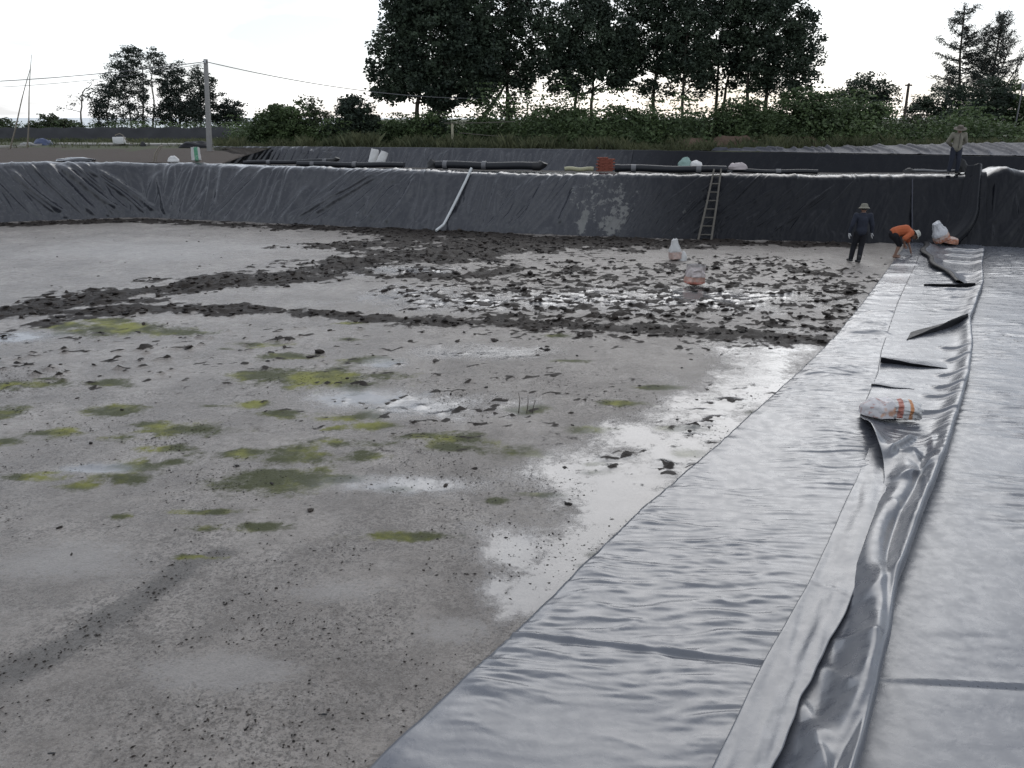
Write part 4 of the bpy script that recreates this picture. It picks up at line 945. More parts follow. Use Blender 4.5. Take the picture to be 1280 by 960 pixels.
# brown soil heaps behind the second pond
def mound(label, pxc, Yd, rx, ry, h, seed):
    n, m = 26, 16; V = []; c = pw(pxc, 185, Yd)
    for i in range(n):
        for j in range(m):
            u, v = i / (n - 1) * 2 - 1, j / (m - 1) * 2 - 1; r2 = u * u + v * v
            z = h * max(0, 1 - r2) ** .7 * (0.55 + .9 * float(fbm(u * 3, v * 3, 4, seed))) - .05
            V.append((c[0] + u * rx, Yd + v * ry, 2.18 + z))
    o = np_mesh('soil_mound', V, grid_faces(n, m, True), M['dry_soil'], attrs=None); tag(o, label, 'soil mound', 'soil heaps behind the second pond')
M['dry_soil'] = plain('dry_brown_soil', (0.085, 0.06, 0.045), .95, .4, 3, .1, .8, 8)
mound('brown soil heap under the dark green bush', 868, 52.5, 2.0, 1.3, .62, 131)
mound('long brown soil heap left of the pale lined bank', 918, 54, 2.4, 1.3, .72, 132)
mound('low brown soil heap just above the pale lined bank', 995, 54.5, 2.6, 1.2, .72, 133)

# ------------------------------------------------------------------ left background: fence sheet, pole, wires, pump, poles, bags
V = []
fr = empty('sheet_fence', pw(130, 178, 72), 0, 'long low dark sheet fence behind the path at the left', 'fence'); off = np.array(fr.location)
fp = np.arange(-120, 316, 2.0)
for p in fp:
    Yd = 72 + 3 * math.sin(p * .006); a = pw(p, 170, Yd)
    for k, z in enumerate(np.linspace(2.15, 3.22 + .05 * math.sin(p * .21) + (fbm(p * .05, 0, 3, 140) - .5) * .12, 6)):
        V.append((a[0] - off[0], Yd - off[1] + .10 * (fbm(p * .12, k * .6, 3, 141) - .5), z - off[2]))
np_mesh('sheet', V, grid_faces(len(fp), 6), M['net'], fr)
for p in np.arange(-110, 316, 24):
    Yd = 72.12 + 3 * math.sin(p * .006); a = pw(p, 170, Yd)
    MB().tube([(a[0] - off[0], Yd - off[1], 2.1 - off[2]), (a[0] - off[0] + .02, Yd - off[1], 3.3 - off[2])], .04, 6).build('post', M['bark'], fr)
# utility pole
pb = pw(262, 189, 48.0); pt = pw(257, 74, 48.0)
po = empty('utility_pole', (pb[0], 48, 2.15), 0, 'square grey concrete pole carrying wires at the left', 'pole')
mb = MB(); d = Vector((pt[0] - pb[0], 0, pt[2] - 2.15)); n = 8
V = []; Fs = []
for i in range(n + 1):
    f = i / n; wv_ = .13 - .04 * f
    V += [(d.x * f + sx * wv_, sy * wv_, d.z * f - .2 * (i == 0)) for sx, sy in ((-1, -1), (1, -1), (1, 1), (-1, 1))]
for i in range(n): Fs += [(i * 4 + k, i * 4 + (k + 1) % 4, i * 4 + 4 + (k + 1) % 4, i * 4 + 4 + k) for k in range(4)]
Fs += [(n * 4, n * 4 + 1, n * 4 + 2, n * 4 + 3)]
mb.add(V, Fs).build('shaft', M['concrete'], po, False)
MB().box((d.x, -.12, d.z - .12), (.26, .05, .05), None, .008).build('bracket', M['wire'], po)
MB().tube([(d.x, -.15, d.z - .22), (d.x, -.15, d.z - .06)], [.04, .055], 10).build('insulator', M['white_pvc'], po)
def wire(label, a, b, sag, r=.018):
    a, b = Vector(a), Vector(b); P = [a.lerp(b, f) - Vector((0, 0, sag * 4 * f * (1 - f))) for f in np.linspace(0, 1, 40)]
    o = MB().tube([p - a for p in P], r, 6).build('overhead_wire', M['wire']); o.location = a; tag(o, label, 'wire', 'wires strung from the concrete pole')
top = pw(257, 77, 47.85)
wire('upper wire running left from the concrete pole', top, pw(-130, 106, 52), .25, .022)
wire('lower thinner wire running left from the concrete pole', top - np.array([0, 0, .08]), pw(-130, 110, 53), .45, .014)
wire('drooping wire running right from the concrete pole to the tall trees', top, pw(700, 118, 66), .95, .024)
# bamboo poles
for (a, b, yb_, lab) in [((12, 188), (38, 84), 51, 'leaning bamboo pole at the left border'), ((33, 181), (39, 68), 53, 'upright thin bamboo pole crossing the leaning one')]:
    A = pw(*a, yb_); B = pw(*b, yb_); A[2] = 2.15; P = [A + (B - A) * f + np.array([.03 * math.sin(f * 7), 0, 0]) for f in np.linspace(0, 1, 14)]
    o = MB().tube([p - A for p in P], [.05 - .035 * f for f in np.linspace(0, 1, 14)], 7).build('bamboo_pole', M['bamboo']); o.location = A; tag(o, lab, 'bamboo pole', 'bamboo poles at the left border')
# pump
p = pw(150, 182, 58); pr = empty('pump', (p[0], 58, 2.28), 0, 'white box pump with a dark round opening, on the concrete path', 'pump')
MB().box((0, 0, .26), (.72, .5, .46), None, .03).build('housing', M['white_metal'], pr)
MB().lathe([(0.0, -.27), (.09, -.27), (.13, -.275), (.13, -.2)], 20, Matrix.Translation((.1, 0, .26)) @ Matrix.Rotation(R(-90), 4, 'X') @ Matrix.Rotation(R(180), 4, 'X')).build('opening', M['black'], pr)
MB().tube([(-.2, 0, .47), (-.22, 0, .62), (.1, 0, .72), (.3, 0, .62), (.5, 0, .25), (.8, -.05, .06), (1.2, -.1, .03)], .03, 7).build('hose', M['bamboo'], pr)
MB().box((-.22, 0, .5), (.1, .1, .1), None, .01).build('valve', M['black'], pr)
for sx in (-.28, .28): MB().box((sx, 0, .02), (.08, .44, .05), None, .005).build('skid', M['black'], pr)
# tied hose stubs, tarp heap, liner heaps
o = MB().tube([(0, 0, 0), (.12, 0, .35), (.3, .1, .62), (.42, .2, .66)], .03, 7).tube([(.1, 0, 0), (.2, 0, .3), (.42, .2, .66)], .02, 6).build('bent_hose', M['bamboo']); o.location = bank_at(192, .8); tag(o, 'thin pale hose bent upright behind the bank at the left', 'hose')
def heap(name, label, cat, loc, dims, seed, mat, rz=0, group=None, e=2.0):
    n, m = 30, 16; V = []
    for j in range(m):
        ph = j / (m - 1) * math.pi / 2
        for i in range(n):
            th = 2 * math.pi * i / n; r = math.cos(ph) ** .7
            k = 0.75 + .5 * float(fbm(math.cos(th) * 1.6 + 5, math.sin(th) * 1.6 + ph * 2, 4, seed))
            V.append((dims[0] * r * math.cos(th) * k, dims[1] * r * math.sin(th) * k, dims[2] * math.sin(ph) * (0.6 + .7 * float(fbm(math.cos(th) * 2 * r, math.sin(th) * 2 * r, 3, seed + 1)))))
    Fs = [(j * n + i, j * n + (i + 1) % n, (j + 1) * n + (i + 1) % n, (j + 1) * n + i) for j in range(m - 1) for i in range(n)]
    o = MB().add(V, Fs).build(name, mat); o.location = loc; o.rotation_euler = (0, 0, rz); tag(o, label, cat, group); return o
def left_ground(px, py, z=2.22): a = gp(px, py, z); return (a[0], a[1], z - .03)
heap('tarp_heap', 'blue tarpaulin heap on the path at the left', 'tarp', left_ground(55, 181), (.62, .4, .42), 5, M['blue_tarp'])
heap('rubble_heap', 'small grey rubble heap beside the blue tarpaulin', 'rubble', left_ground(34, 182), (.55, .35, .25), 6, M['concrete'])
heap('liner_heap', 'heap of folded black liner left of the concrete pole', 'liner heap', left_ground(245, 184.5), (1.1, .6, .42), 8, M['under_liner'])
heap('liner_heap', 'flat black liner heap on the bank near the leaning poles', 'liner heap', tuple(bank_at(95, .9)), (.85, .5, .15), 9, M['wall_liner'])
heap('small_motor', 'small black motor beside the pump on the path', 'motor', left_ground(179, 182.5), (.2, .15, .3), 10, M['black'])
heap('liner_heap', 'black bundle on the rim of the second pond', 'liner heap', tuple(np.append(gp(756, 187, 2.2) + np.array([0, .5]), 2.2)), (.55, .3, .3), 12, M['under_liner'])
# scooter-like frame beside the green bush is too small to read: a propped bicycle frame of tubes
# sack builder
def sackmat(name, cols, axis='X', wear=.1, base=(0.47, 0.465, 0.455)):
    t = NT(name); s = t.n('ShaderNodeSeparateXYZ'); t.L(t.co, s.inputs[0]); n = t.noise(9, 4); col = t.mix(n, tuple(c * .8 for c in base), base)
    for (a, b, c) in cols:
        v = s.outputs[axis]; f = t.math('MULTIPLY', t.step(v, a - .008, a + .008), t.step(v, b + .008, b - .008)); f = t.math('MULTIPLY', f, t.step(t.noise(14, 3), .3, .5, .45, .95)); col = t.mix(f, col, c)
    col = t.mix(t.step(t.math('SUBTRACT', t.noise(6, 5, .7), t.math('MULTIPLY', s.outputs['Z'], .5)), .42, .66, 0, .55), col, (.12, .10, .085))
    return t.fin(col, .55, .4, t.bump(t.noise(18, 5, .6), .9, .03))
def sack(name, label, loc, dims, seed, mat, tie=0.0, lean=(0, 0, 0), parent=None, group=None, open_top=False, neck=.35, crump=.3):
    n, m = 40, 30; V = []
    for j in range(m):
        f = j / (m - 1)
        if tie: prof = (math.sin(min(1, f / .12) * math.pi / 2)) * (1 if f < 1 - tie else 1 - (1 - neck * .7) * math.sin((f - 1 + tie) / tie * math.pi / 2) ** 1.4) * (1 if f < .97 else .6)
        else: prof = (math.sin(min(1, f / .15) * math.pi / 2)) * (math.cos(max(0, f - .72) / .28 * math.pi / 2) ** .5 if not open_top else (1 - .12 * f))
        for i in range(n):
            th = 2 * math.pi * i / n; c, s = math.cos(th), math.sin(th)
            ex = .75; cx = math.copysign(abs(c) ** ex, c); sy = math.copysign(abs(s) ** ex, s)
            k = 1 + crump * ((1 - abs(2 * float(fbm(c * 1.8 + 3, s * 1.8 + f * 3.5, 4, seed)) - 1)) - .6)
            V.append((dims[0] / 2 * cx * prof * k, dims[1] / 2 * sy * prof * k, dims[2] * (f + (.07 * (float(fbm(c * 2, s * 2 + 9, 3, seed + 1)) - .5) * 2 * f))))
    Fs = [(j * n + i, j * n + (i + 1) % n, (j + 1) * n + (i + 1) % n, (j + 1) * n + i) for j in range(m - 1) for i in range(n)] + [tuple(range(n))[::-1]]
    if not open_top: Fs += [tuple((m - 1) * n + i for i in range(n))]
    o = MB().add(V, Fs).build(name, mat, parent); o.location = loc; o.rotation_euler = lean
    if not parent: tag(o, label, 'sack', group)
    return o
GS = 'sacks lying about the pond'
RED = (0.3, 0.1, 0.07); ORA = (0.38, 0.15, 0.045)
s1 = sackmat('white_sack_faint_print', [(.05, .28, (.42, .3, .26))], 'Z'); s2 = sackmat('pink_print_sack', [(.02, .12, (.38, .12, .08)), (.12, .24, (.42, .25, .2)), (.24, .5, (.42, .37, .36))], 'Z', base=(.38, .36, .35))
s3 = sackmat('striped_sack', [(-.12, -.05, RED), (.03, .075, ORA)], 'X'); t = NT('red_lettered_sack'); _b = t.mix(t.step(t.noise(9, 4, vec=t.map((1, 3, 1))), .56, .62, 0, .7), (.46, .44, .44), (.32, .14, .11)); s4 = t.fin(t.mix(t.step(t.noise(4, 2), .58, .66, 0, .8), _b, (.42, .2, .1)), .55, .4, t.bump(t.noise(22, 4), .6, .02))
def on_floor(px, py, up=0): a = gp(px, py); return (a[0], a[1], up)
sk = empty('standing_sack', on_floor(844, 326), 0, 'tall white sack tied at the neck, standing on the mud', 'sack', GS)
sack('sack_body', '', (0, 0, 0), (.32, .28, .66), 3, s1, .55, (0, R(-5), 0), sk, neck=.72, crump=.6)
heap('sack_tail', '', None, (.2, .05, 0), (.16, .14, .26), 14, M['sack']).parent = sk
for k in list(bpy.data.objects['sack_tail'].keys()): del bpy.data.objects['sack_tail'][k]
sack('open_sack', 'squat pink-printed sack standing open on the mud', on_floor(867, 357), (.46, .36, .54), 5, s2, 0, (0, R(4), .3), None, GS, True, crump=.6)
# sacks on the liner: bag pair with orange print
px_, py_ = ST(6.85, -.55)
sack('striped_sack', 'full grey-white sack with orange stripes weighing down the loose liner', (px_, py_, .12), (.40, .32, .22), 7, s3, 0, (R(6), R(4), R(-14)), None, GS, crump=.5)
px_, py_ = ST(6.78, -.84)
heap('crumpled_sack', 'crumpled white sack with red lettering draped over the liner corner', 'sack', (px_, py_, .12), (.27, .22, .24), 16, s4, R(-25), GS)
px_, py_ = ST(24.6, -1.2)
sk = empty('tied_sack', on_floor(1178, 309, .1), 0, 'white sack with an orange base leaning on the liner near the crouching worker', 'sack', GS)
s5 = sackmat('orange_base_sack', [(.0, .2, (.38, .15, .08)), (.2, .3, (.42, .31, .26))], 'Z', base=(.5, .5, .51))
sack('sack_body', '', (0, 0, .06), (.42, .34, .76), 9, s5, .55, (R(4), R(-30), 0), sk, neck=.75, crump=.6)
sack('sack_foot', '', (.18, -.02, .0), (.5, .3, .26), 10, s5, 0, (0, R(10), 0), sk)
# sacks on the bank crest
o = heap('white_sack', 'low white sack slumped on the bank at the left', 'sack', tuple(bank_at(217, .5)), (.26, .2, .24), 21, M['sack'], 0, GS)
o = sack('green_print_sack', 'upright white sack with green print on the bank by the concrete pole', tuple(bank_at(246, .6)), (.38, .28, .62), 22, sackmat('green_print_sack', [(-.02, .14, (.05, .22, .12))], 'X'), 0, (0, 0, 0), None, GS, True)
o = sack('grey_sack', 'grey-white sack on the bank, left one of a leaning pair', tuple(bank_at(465, 1.8)), (.34, .26, .66), 23, M['sack'], .0, (R(-8), R(14), 0), None, GS, True)
o = sack('grey_sack', 'grey-white sack on the bank, right one of a leaning pair', tuple(bank_at(474, 1.7)), (.34, .26, .6), 24, M['sack'], .0, (R(-8), R(24), 0), None, GS, True)
heap('green_white_sack', 'pale green sack tied in a point behind the black pipe', 'sack', tuple(bank_at(856, 1.5, .12)), (.26, .2, .34), 25, plain('pale_green_sack', (.19, .28, .25), .6, .2, 8), 0, GS)
heap('white_sack', 'round white sack beside the pale green sack behind the black pipe', 'sack', tuple(bank_at(869, 1.5, .12)), (.24, .2, .26), 26, M['sack'], 0, GS)
heap('pink_sack', 'pinkish crumpled sack lying over the black pipe above the ladder', 'sack', tuple(bank_at(922, 1.0, .1)), (.36, .24, .26), 27, plain('pink_grey_sack', (.33, .29, .29), .6, .2, 8), 0, GS)
# pipes on the crest
def pipe(label, pxa, ya, pxb, yb2, back, r, mat, joints=(), elbow=None):
    def P(px, py):
        b = bank_at(px, back); return pw(px, py, b.y)
    a, b = P(pxa, ya), P(pxb, yb2); root = empty('pipe', a, 0, label, 'pipe', 'pipes lying on the bank crest')
    n = 10; MB().tube([(b - a) * f + np.array([0, 0, .02 * math.sin(f * 9)]) for f in np.linspace(0, 1, n)], r, 14).build('barrel', mat, root)
    for j in joints:
        c = (b - a) * j; e = (b - a) / np.linalg.norm(b - a) * .09
        MB().tube([c - e, c + e], r * 1.14, 14).build('collar', M['wire'] if j not in (0, 1) else mat, root)
    if elbow:
        d = (b - a) / np.linalg.norm(b - a); MB().tube([(b - a) - d * .05, (b - a) + d * .18, (b - a) + d * .34 + np.array([0, .1, elbow * .6]), (b - a) + d * .36 + np.array([0, .1, elbow])], [r * 1.1, r * 1.15, r * 1.15, r * 1.3], 12).build('elbow', M['black'], root)
pipe('long black pipe on the bank left of the leaning grey sacks', 305, 203.5, 412, 201.2, 1.6, .09, M['pipe'], (.3, .95), .12)
pipe('black pipe passing below the leaning grey sacks', 372, 205.0, 505, 206.6, 1.0, .11, M['pipe'], (.15, .55))
pipe('thick black pipe on the bank above the white drain pipe', 545, 206.0, 668, 207.8, 1.0, .15, M['pipe'], (.1, .5), .14)
pipe('yellowed pipe lying left of the brick stack', 706, 211.2, 742, 211.6, .8, .08, M['yellow_pipe'])
pipe('long black pipe on the bank right of the brick stack', 772, 210.2, 908, 212.2, .9, .13, M['pipe'], (.0, .15, .75))
pipe('thinner black pipe continuing right above the ladder', 900, 213.2, 1022, 215.2, 1.0, .08, M['pipe'], (.1, .6))
pipe('thin grey pipe at the feet of the standing man', 1138, 213.6, 1212, 213.9, 1.0, .05, M['wire'], (.05,))
heap('pipe_elbow', 'black pipe elbow lying at the end of the thick pipe', 'pipe elbow', tuple(bank_at(540, 1.0)), (.2, .16, .3), 31, M['black'])
heap('valve', 'dark valve lying on the bank left of the standing man', 'valve', tuple(bank_at(1136, .9)), (.22, .15, .16), 32, M['black'])
heap('boot_heap', 'dark bundle just right of the standing man on the bank', 'bundle', tuple(bank_at(1201, .8)), (.17, .16, .42), 33, M['black'])
# brick stack
b0 = bank_at(756, .8); br = empty('brick_stack', b0, R(8), 'stack of red bricks on the bank above the mud stains', 'bricks')
bm_ = MB().box((0, 0, 0), (.196, .092, .054), None, .006).build('brick', M['brick'], br); first = True
for j in range(9):
    for i in range(3 if j < 8 else 2):
        for k in range(3):
            if j >= 6 and k == 2: continue
            o = bm_ if first else bm_.copy()
            if not first: C.objects.link(o)
            first = False; o.parent = br
            o.location = ((i - 1) * .2 + random.uniform(-.008, .008) + (.05 if j % 2 else -.02), (k - 1) * .097 + random.uniform(-.01, .01), .03 + j * .0575); o.rotation_euler = (0, 0, random.uniform(-.06, .06))
# white drain pipe down the bank
P = [wallpt(577, 1.02, .05), wallpt(572, .8, .05), wallpt(562, .4, .06), wallpt(556, .14, .10)]
e = wallpt(556, .05, .25); P += [e, Vector((e.x - .25, e.y - .35, .08))]
o = MB().tube([p - P[0] for p in P], [.05] * 6, 12).build('drain_pipe', M['white_pvc']); o.location = P[0]; tag(o, 'white plastic drain pipe running down the lined bank', 'pipe')
# ladder
A0, A1, B0, B1 = wallpt(872, -.0, .35), wallpt(890, 1.03, .12), wallpt(888, -.0, .38), wallpt(899, 1.03, .14)
for q in (A0, B0): q.z = .0
ld = empty('ladder', A0, 0, 'weathered wooden ladder leaning on the lined bank', 'ladder')
for a, b in ((A0, A1), (B0, B1)):
    MB().tube([a - A0, a.lerp(b, .5) - A0 + Vector((.01, -.02, 0)), b - A0], [.04, .036, .032], 8).build('rail', M['ladder'], ld)
for k in range(8):
    f = .08 + k * .118; a = A0.lerp(A1, f); b = B0.lerp(B1, f); d = (b - a).normalized() * .04
    MB().tube([a - d - A0, b + d - A0], .022, 7, True).build('rung', M['ladder'], ld)
# fence post with rails behind the second pond
a = pw(566, 187, 55.5); pr = empty('wire_fence', (a[0], 55.5, 2.15), 0, 'pale wooden post with two thin rails below the tall trees', 'fence')
tp = pw(566, 153.5, 55.5); MB().box((0, 0, (tp[2] - 2.15) / 2), (.16, .14, tp[2] - 2.15), None, .015).build('post', plain('pale_post', (.25, .235, .17), .8, .2, 5), pr)
for (x0, y0, x1, y1) in [(555, 154, 643, 152), (574, 166, 645, 171.5)]:
    q0 = pw(x0, y0, 55.4); q1 = pw(x1, y1, 55.4); o0 = np.array([a[0], 55.5, 2.15]); MB().tube([q0 - o0, (q0 + q1) / 2 - o0 - np.array([0, 0, .03]), q1 - o0], .025, 6).build('rail', M['ladder'], pr)
# bare posts and lamp at the right
for (x, y0, y1, Yd, lab) in [(1125, 178, 104, 66, 'bare dark post at the right of the rounded tree'), (1174, 178, 98, 70, 'broken post topped with a tuft above the flat-topped mass')]:
    a = pw(x, y0, Yd); b = pw(x, y1, Yd); ro = MB().tube([(0, 0, 0), (.03, 0, (b[2] - 2.1) * .6), (0, 0, b[2] - 2.1)], [.12, .11, .1], 8).box((0, -.02, b[2] - 2.25), (.55 if x < 1150 else .2, .1, .12), None, .01).build('bare_post', M['bark']); ro.location = (a[0], Yd, 2.1); tag(ro, lab, 'post')
a = pw(1265, 178, 58); b = pw(1266, 108, 58); lm = empty('floodlight', (a[0], 58, 2.1), 0, 'small white floodlight on a pole among the right-hand trees', 'lamp')
MB().tube([(0, 0, 0), (0, 0, b[2] - 2.1)], .05, 8).build('pole', M['wire'], lm)
MB().box((.05, -.08, b[2] - 2.1), (.34, .16, .42), None, .05).build('lamp_head', M['white_pvc'], lm)
MB().box((.05, -.17, b[2] - 2.1), (.26, .02, .34), None, .008).build('lens', M['concrete'], lm)
# twigs sprouting from the mud
a = gp(648, 516); o = MB()
for (dx, h) in ((0, .3), (.12, .26), (.2, .18)): o.tube([(dx, 0, -.02), (dx + .02, 0, h * .6), (dx + random.uniform(-.05, .05), .02, h)], [.008, .006, .003], 5)
o = o.build('dead_twig', M['bark']); o.location = (a[0], a[1], 0); tag(o, 'dead twigs sticking up from an algae patch', 'twig')
for (x, y, sz, lab) in [(405, 893, .022, 'small black clod standing alone on the near mud'), (65, 943, .035, 'dark scrap of debris at the near left of the mud')]:
    a = gp(x, y); heap('mud_clod', lab, 'clod', (a[0], a[1], 0), (sz, sz * .35, sz * .4), int(x), M['black'])

# ------------------------------------------------------------------ people
def capsule(bm, a, b, ra, rb, seg=12):
    a, b = Vector(a), Vector(b); d = b - a; L = d.length
    for p, r in ((a, ra), (b, rb)): bmesh.ops.create_icosphere(bm, subdivisions=2, radius=r, matrix=Matrix.Translation(p))
    if L > 1e-4:
        m = Matrix.Translation((a + b) / 2) @ d.to_track_quat('Z', 'Y').to_matrix().to_4x4()
        bmesh.ops.create_cone(bm, cap_ends=True, segments=seg, radius1=ra, radius2=rb, depth=L, matrix=m)
def ellipsoid(bm, c, r, rot=None):
    m = Matrix.Translation(c) @ (rot.to_4x4() if rot else Matrix()) @ Matrix.Diagonal((*r, 1)); bmesh.ops.create_icosphere(bm, subdivisions=3, radius=1, matrix=m)
def fuse(name, bm, mat, parent, voxel=.008, it=4):
    me = bpy.data.meshes.new(name); bm.to_mesh(me); bm.free(); o = bpy.data.objects.new(name, me); C.objects.link(o)
    md = o.modifiers.new('remesh', 'REMESH'); md.mode = 'VOXEL'; md.voxel_size = voxel; md.use_smooth_shade = True
    sm = o.modifiers.new('smooth', 'SMOOTH'); sm.iterations = it; sm.factor = .5
    dg = bpy.context.evaluated_depsgraph_get(); me2 = bpy.data.meshes.new_from_object(o.evaluated_get(dg)); o.modifiers.clear(); o.data = me2; me2.name = name
    bpy.data.meshes.remove(me); me2.materials.clear(); me2.materials.append(mat); o.parent = parent; return o
def hand(bm, wrist, dirv, side, curl=.5, s=1.0):
    d = Vector(dirv).normalized(); sd_ = Vector(side).normalized(); pn = d.cross(sd_).normalized(); w_ = Vector(wrist); palm = w_ + d * .085 * s
    capsule(bm, w_, w_ + d * .03, .026 * s, .03 * s)
    for k in range(4):
        base = palm + sd_ * (k - 1.5) * .021 * s; capsule(bm, w_ + d * .02 + sd_ * (k - 1.5) * .012, base, .016 * s, .0125 * s)
        L = (.068, .078, .072, .056)[k] * s; p = base; dirc = d.copy()
        for q in range(3):
            dirc = (dirc + pn * curl * .45).normalized(); e = p + dirc * L * (.45, .32, .23)[q]; capsule(bm, p, e, .0095 * s, .0088 * s, 8); p = e
    th = w_ + d * .03 + sd_ * -.03 * s; t1 = th + (d * .5 - sd_ * .7 + pn * .3).normalized() * .045 * s; t2 = t1 + (d * .8 - sd_ * .25 + pn * .4).normalized() * .035 * s
    capsule(bm, th, t1, .013, .011, 8); capsule(bm, t1, t2, .011, .009, 8)
def person(name, label, loc, rz, J, outfit, look):
    root = empty(name, loc, rz, label, 'person')
    V_ = lambda k: Vector(J[k])
    head = V_('head'); hf = Vector(look['face']).normalized(); hu = Vector(look.get('up', (0, 0, 1))).normalized(); hr = hf.cross(hu).normalized(); hu = hr.cross(hf).normalized()
    rot = Matrix((hr, hf, hu)).transposed()
    bm = bmesh.new()
    ellipsoid(bm, head, (.076, .095, .11), rot); ellipsoid(bm, head + hf * .025 - hu * .055, (.055, .065, .065), rot)
    ellipsoid(bm, head + hf * .098 - hu * .015, (.014, .02, .026), rot); ellipsoid(bm, head + hf * .088 - hu * .062, (.026, .014, .010), rot); ellipsoid(bm, head + hf * .08 + hu * .022, (.055, .02, .012), rot)
    for s in (-1, 1): ellipsoid(bm, head + hr * .077 * s - hu * .005, (.012, .022, .032), rot)
    capsule(bm, head - hu * .07, V_('neck'), .052, .058)
    for a, b, ra, rb in (('neck', 'chest', .07, .13), ('chest', 'belly', .135, .125), ('belly', 'pelvis', .125, .13)): capsule(bm, V_(a), V_(b), ra, rb)
    for s in 'LR':
        capsule(bm, V_('chest'), V_('sho' + s), .10, .062); capsule(bm, V_('sho' + s), V_('elb' + s), .055, .04); capsule(bm, V_('elb' + s), V_('wri' + s), .04, .027)
        hand(bm, V_('wri' + s), J['hd' + s], J['hs' + s], look.get('curl', .5))
        capsule(bm, V_('pelvis'), V_('hip' + s), .11, .092); capsule(bm, V_('hip' + s), V_('kne' + s), .088, .058); capsule(bm, V_('kne' + s), V_('ank' + s), .057, .036)
        f = Vector(J['ft' + s]).normalized(); an = V_('ank' + s); capsule(bm, an - f * .03 - Vector((0, 0, .035)), an + f * .15 - Vector((0, 0, .052)), .036, .026)
    fuse('body', bm, M['skin'], root, .007, 3)
    # shirt
    sl_ = outfit['sleeve']; g_ = .016
    bm = bmesh.new(); capsule(bm, V_('neck') * .75 + V_('chest') * .25, V_('chest'), .10, .145 + g_); capsule(bm, V_('chest'), V_('belly'), .145 + g_, .135 + g_); hem = V_('belly').lerp(V_('pelvis'), outfit.get('hem', .8)); capsule(bm, V_('belly'), hem, .135 + g_, .15 + g_)
    for s in 'LR':
        capsule(bm, V_('chest'), V_('sho' + s), .11 + g_, .068 + g_)
        e = V_('sho' + s).lerp(V_('elb' + s), min(1, sl_)); capsule(bm, V_('sho' + s), e, .064 + g_, (.05 if sl_ >= 1 else .062) + g_)
        if sl_ > 1: capsule(bm, V_('elb' + s), V_('elb' + s).lerp(V_('wri' + s), sl_ - 1), .05 + g_, .036 + g_)
    sh = fuse('shirt', bm, outfit['shirt'], root, .011, 3)
    # trousers
    bm = bmesh.new(); capsule(bm, V_('belly').lerp(V_('pelvis'), .7), V_('pelvis'), .142, .148); lg = outfit['leg']
    for s in 'LR':
        capsule(bm, V_('pelvis'), V_('hip' + s), .125, .112); k = V_('hip' + s).lerp(V_('kne' + s), min(1, lg)); capsule(bm, V_('hip' + s), k, .108, .08)
        if lg > 1: capsule(bm, V_('kne' + s), V_('kne' + s).lerp(V_('ank' + s), lg - 1), .08, .066)
    fuse('trousers', bm, outfit['trousers'], root, .011, 3)
    if outfit.get('shoes'):
        for s in 'LR':
            bm = bmesh.new(); f = Vector(J['ft' + s]).normalized(); an = V_('ank' + s); capsule(bm, an - f * .04 - Vector((0, 0, .03)), an + f * .17 - Vector((0, 0, .048)), .046, .036); capsule(bm, an + Vector((0, 0, .1)), an - Vector((0, 0, .02)), .052, .05); fuse('boot', bm, outfit['shoes'], root, .01, 2)
    if outfit.get('gloves'):
        for s in 'LR':
            bm = bmesh.new(); hand(bm, V_('wri' + s), J['hd' + s], J['hs' + s], look.get('curl', .5), 1.18); capsule(bm, V_('wri' + s), V_('wri' + s).lerp(V_('elb' + s), .12), .036, .04); fuse('glove', bm, outfit['gloves'], root, .007, 2)
    # hair and hat
    bm = bmesh.new(); ellipsoid(bm, head - hf * .018 + hu * .022, (.083, .092, .102), rot); bmesh.ops.bisect_plane(bm, geom=bm.verts[:] + bm.edges[:] + bm.faces[:], plane_co=head + hf * .03 - hu * .0, plane_no=(hf * .8 - hu * .6), clear_outer=True)
    mb = MB().bm(bm); mb.build('hair', M['hair'], root)
    for s in (-1, 1):
        bm = bmesh.new(); ellipsoid(bm, head + hf * .088 + hr * .03 * s + hu * .008, (.012, .008, .007), rot); MB().bm(bm).build('eye', M['hair'], root)
    hm = Matrix.Translation(head + hu * outfit.get('hat_up', .045) - hf * .005) @ rot.to_4x4() @ Matrix.Rotation(R(outfit.get('hat_tilt', 0)), 4, 'X')
    ht = empty('hat', (0, 0, 0)); bpy.data.objects.remove(ht)
    wb = outfit.get('brim', .17)
    prof = [(0.001, .10), (.05, .098), (.085, .085), (.096, .05), (.10, .012), (wb * .75, .0), (wb, -.022 * outfit.get('drop', 1)), (wb, -.028 * outfit.get('drop', 1)), (wb * .75, -.008), (.094, .004)]
    h_ = MB().lathe(prof, 28, hm).build('hat', outfit['hat'], root)
    MB().lathe([(.0985, .035), (.1025, .034), (.1035, .012), (.1, .010)], 28, hm).build('hat_band', outfit.get('band', outfit['hat']), h_)
    return root
UPJ = dict(pelvis=(0, 0, .90), belly=(0, 0, 1.03), chest=(0, 0, 1.22), neck=(0, .01, 1.40), head=(0, .02, 1.53), shoL=(-.19, 0, 1.34), shoR=(.19, 0, 1.34), hipL=(-.085, 0, .86), hipR=(.085, 0, .86))
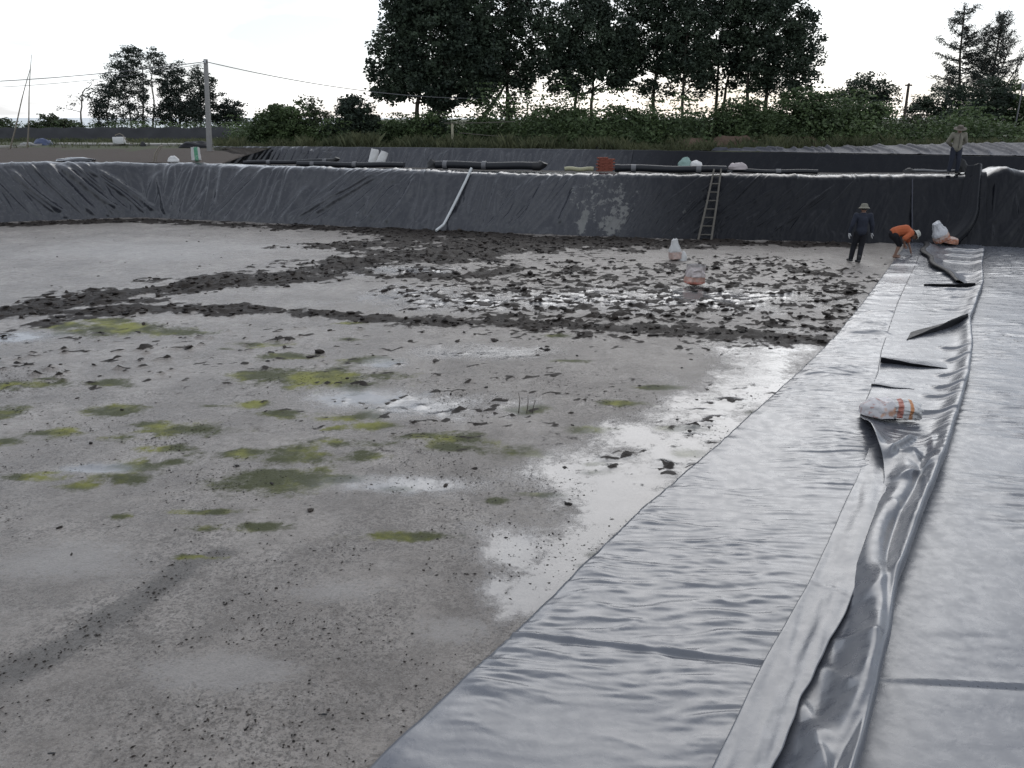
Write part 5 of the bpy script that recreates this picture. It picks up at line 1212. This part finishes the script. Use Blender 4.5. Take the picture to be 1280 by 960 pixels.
# worker walking away
J = dict(UPJ, elbL=(-.27, -.04, 1.08), wriL=(-.30, .03, .86), hdL=(-.05, .1, -1), hsL=(0, 1, .1), elbR=(.27, -.02, 1.08), wriR=(.31, .06, .87), hdR=(.05, .1, -1), hsR=(0, 1, .1),
         kneL=(-.12, .10, .47), ankL=(-.17, .05, .09), ftL=(-.25, 1, 0), kneR=(.07, .03, .47), ankR=(.0, -.14, .09), ftR=(-.15, 1, 0))
a = gp(1071, 328); wk = person('person', 'worker in a dark navy shirt and white gloves walking away across the mud', (a[0], a[1], .0), R(-8), J,
    dict(shirt=M['navy'], sleeve=1.95, trousers=M['black_cloth'], leg=1.95, shoes=M['black'], gloves=M['glove'], hat=M['hat'], brim=.155, drop=1.6, hem=.95), dict(face=(.1, 1, -.15)))
wk.scale = (1.02, 1.02, 1.02)
# worker bending over the sheet edge
J = dict(pelvis=(0, 0, .66), belly=(.14, 0, .73), chest=(.35, 0, .75), neck=(.54, 0, .70), head=(.66, 0, .63), shoL=(.47, .17, .70), shoR=(.47, -.17, .70), hipL=(.02, .09, .62), hipR=(.02, -.09, .62),
         kneL=(.27, .10, .38), ankL=(.20, .12, .085), ftL=(1, .1, 0), kneR=(.20, -.10, .36), ankR=(.10, -.12, .085), ftR=(1, -.1, 0),
         elbL=(.56, .20, .42), wriL=(.63, .10, .20), hdL=(.2, -.1, -1), hsL=(.2, 1, 0), elbR=(.22, -.29, .55), wriR=(.30, -.20, .40), hdR=(.5, .3, -.6), hsR=(1, 0, .5))
a = gp(1112, 322); bw = person('person', 'bending worker in an orange shirt at the edge of the liner sheet', (a[0], a[1], .0), R(-6), J,
    dict(shirt=M['orange'], sleeve=.85, trousers=M['black_cloth'], leg=.95, hat=M['pale_hat'], brim=.15, drop=1.5, hem=.75), dict(face=(.45, 0, -.85), up=(.85, 0, .45)))
bw.scale = (.98, 1.05, 1.1)
# man on the bank, facing the pond, hands behind his back
J = dict(UPJ, head=(-.01, -.05, 1.51), elbL=(-.30, .08, 1.10), wriL=(-.12, .20, .95), hdL=(1, .1, -.3), hsL=(0, .2, 1), elbR=(.28, .08, 1.10), wriR=(.12, .20, .95), hdR=(-1, .1, -.3), hsR=(0, .2, 1),
         kneL=(-.11, -.02, .47), ankL=(-.13, .0, .09), ftL=(-.3, -1, 0), kneR=(.12, -.03, .47), ankR=(.14, .02, .09), ftR=(.3, -1, 0))
b = bank_at(1190.5, .28); pm = person('person', 'man in a beige jacket and wide-brimmed hat standing on the bank', (b.x, b.y, b.z - .02), R(-12), J,
    dict(shirt=M['beige'], sleeve=1.95, trousers=M['navy'], leg=1.95, shoes=M['black'], hat=M['brown_hat'], brim=.21, drop=.8, hem=1.0), dict(face=(-.1, -1, -.35)))
pm.scale = (.97, .97, .97)
MB().tube([(0, -.165, 1.36), (0, -.185, 1.2), (0, -.178, 1.0), (0, -.19, .88)], .009, 6).build('zip', M['hair'], pm)
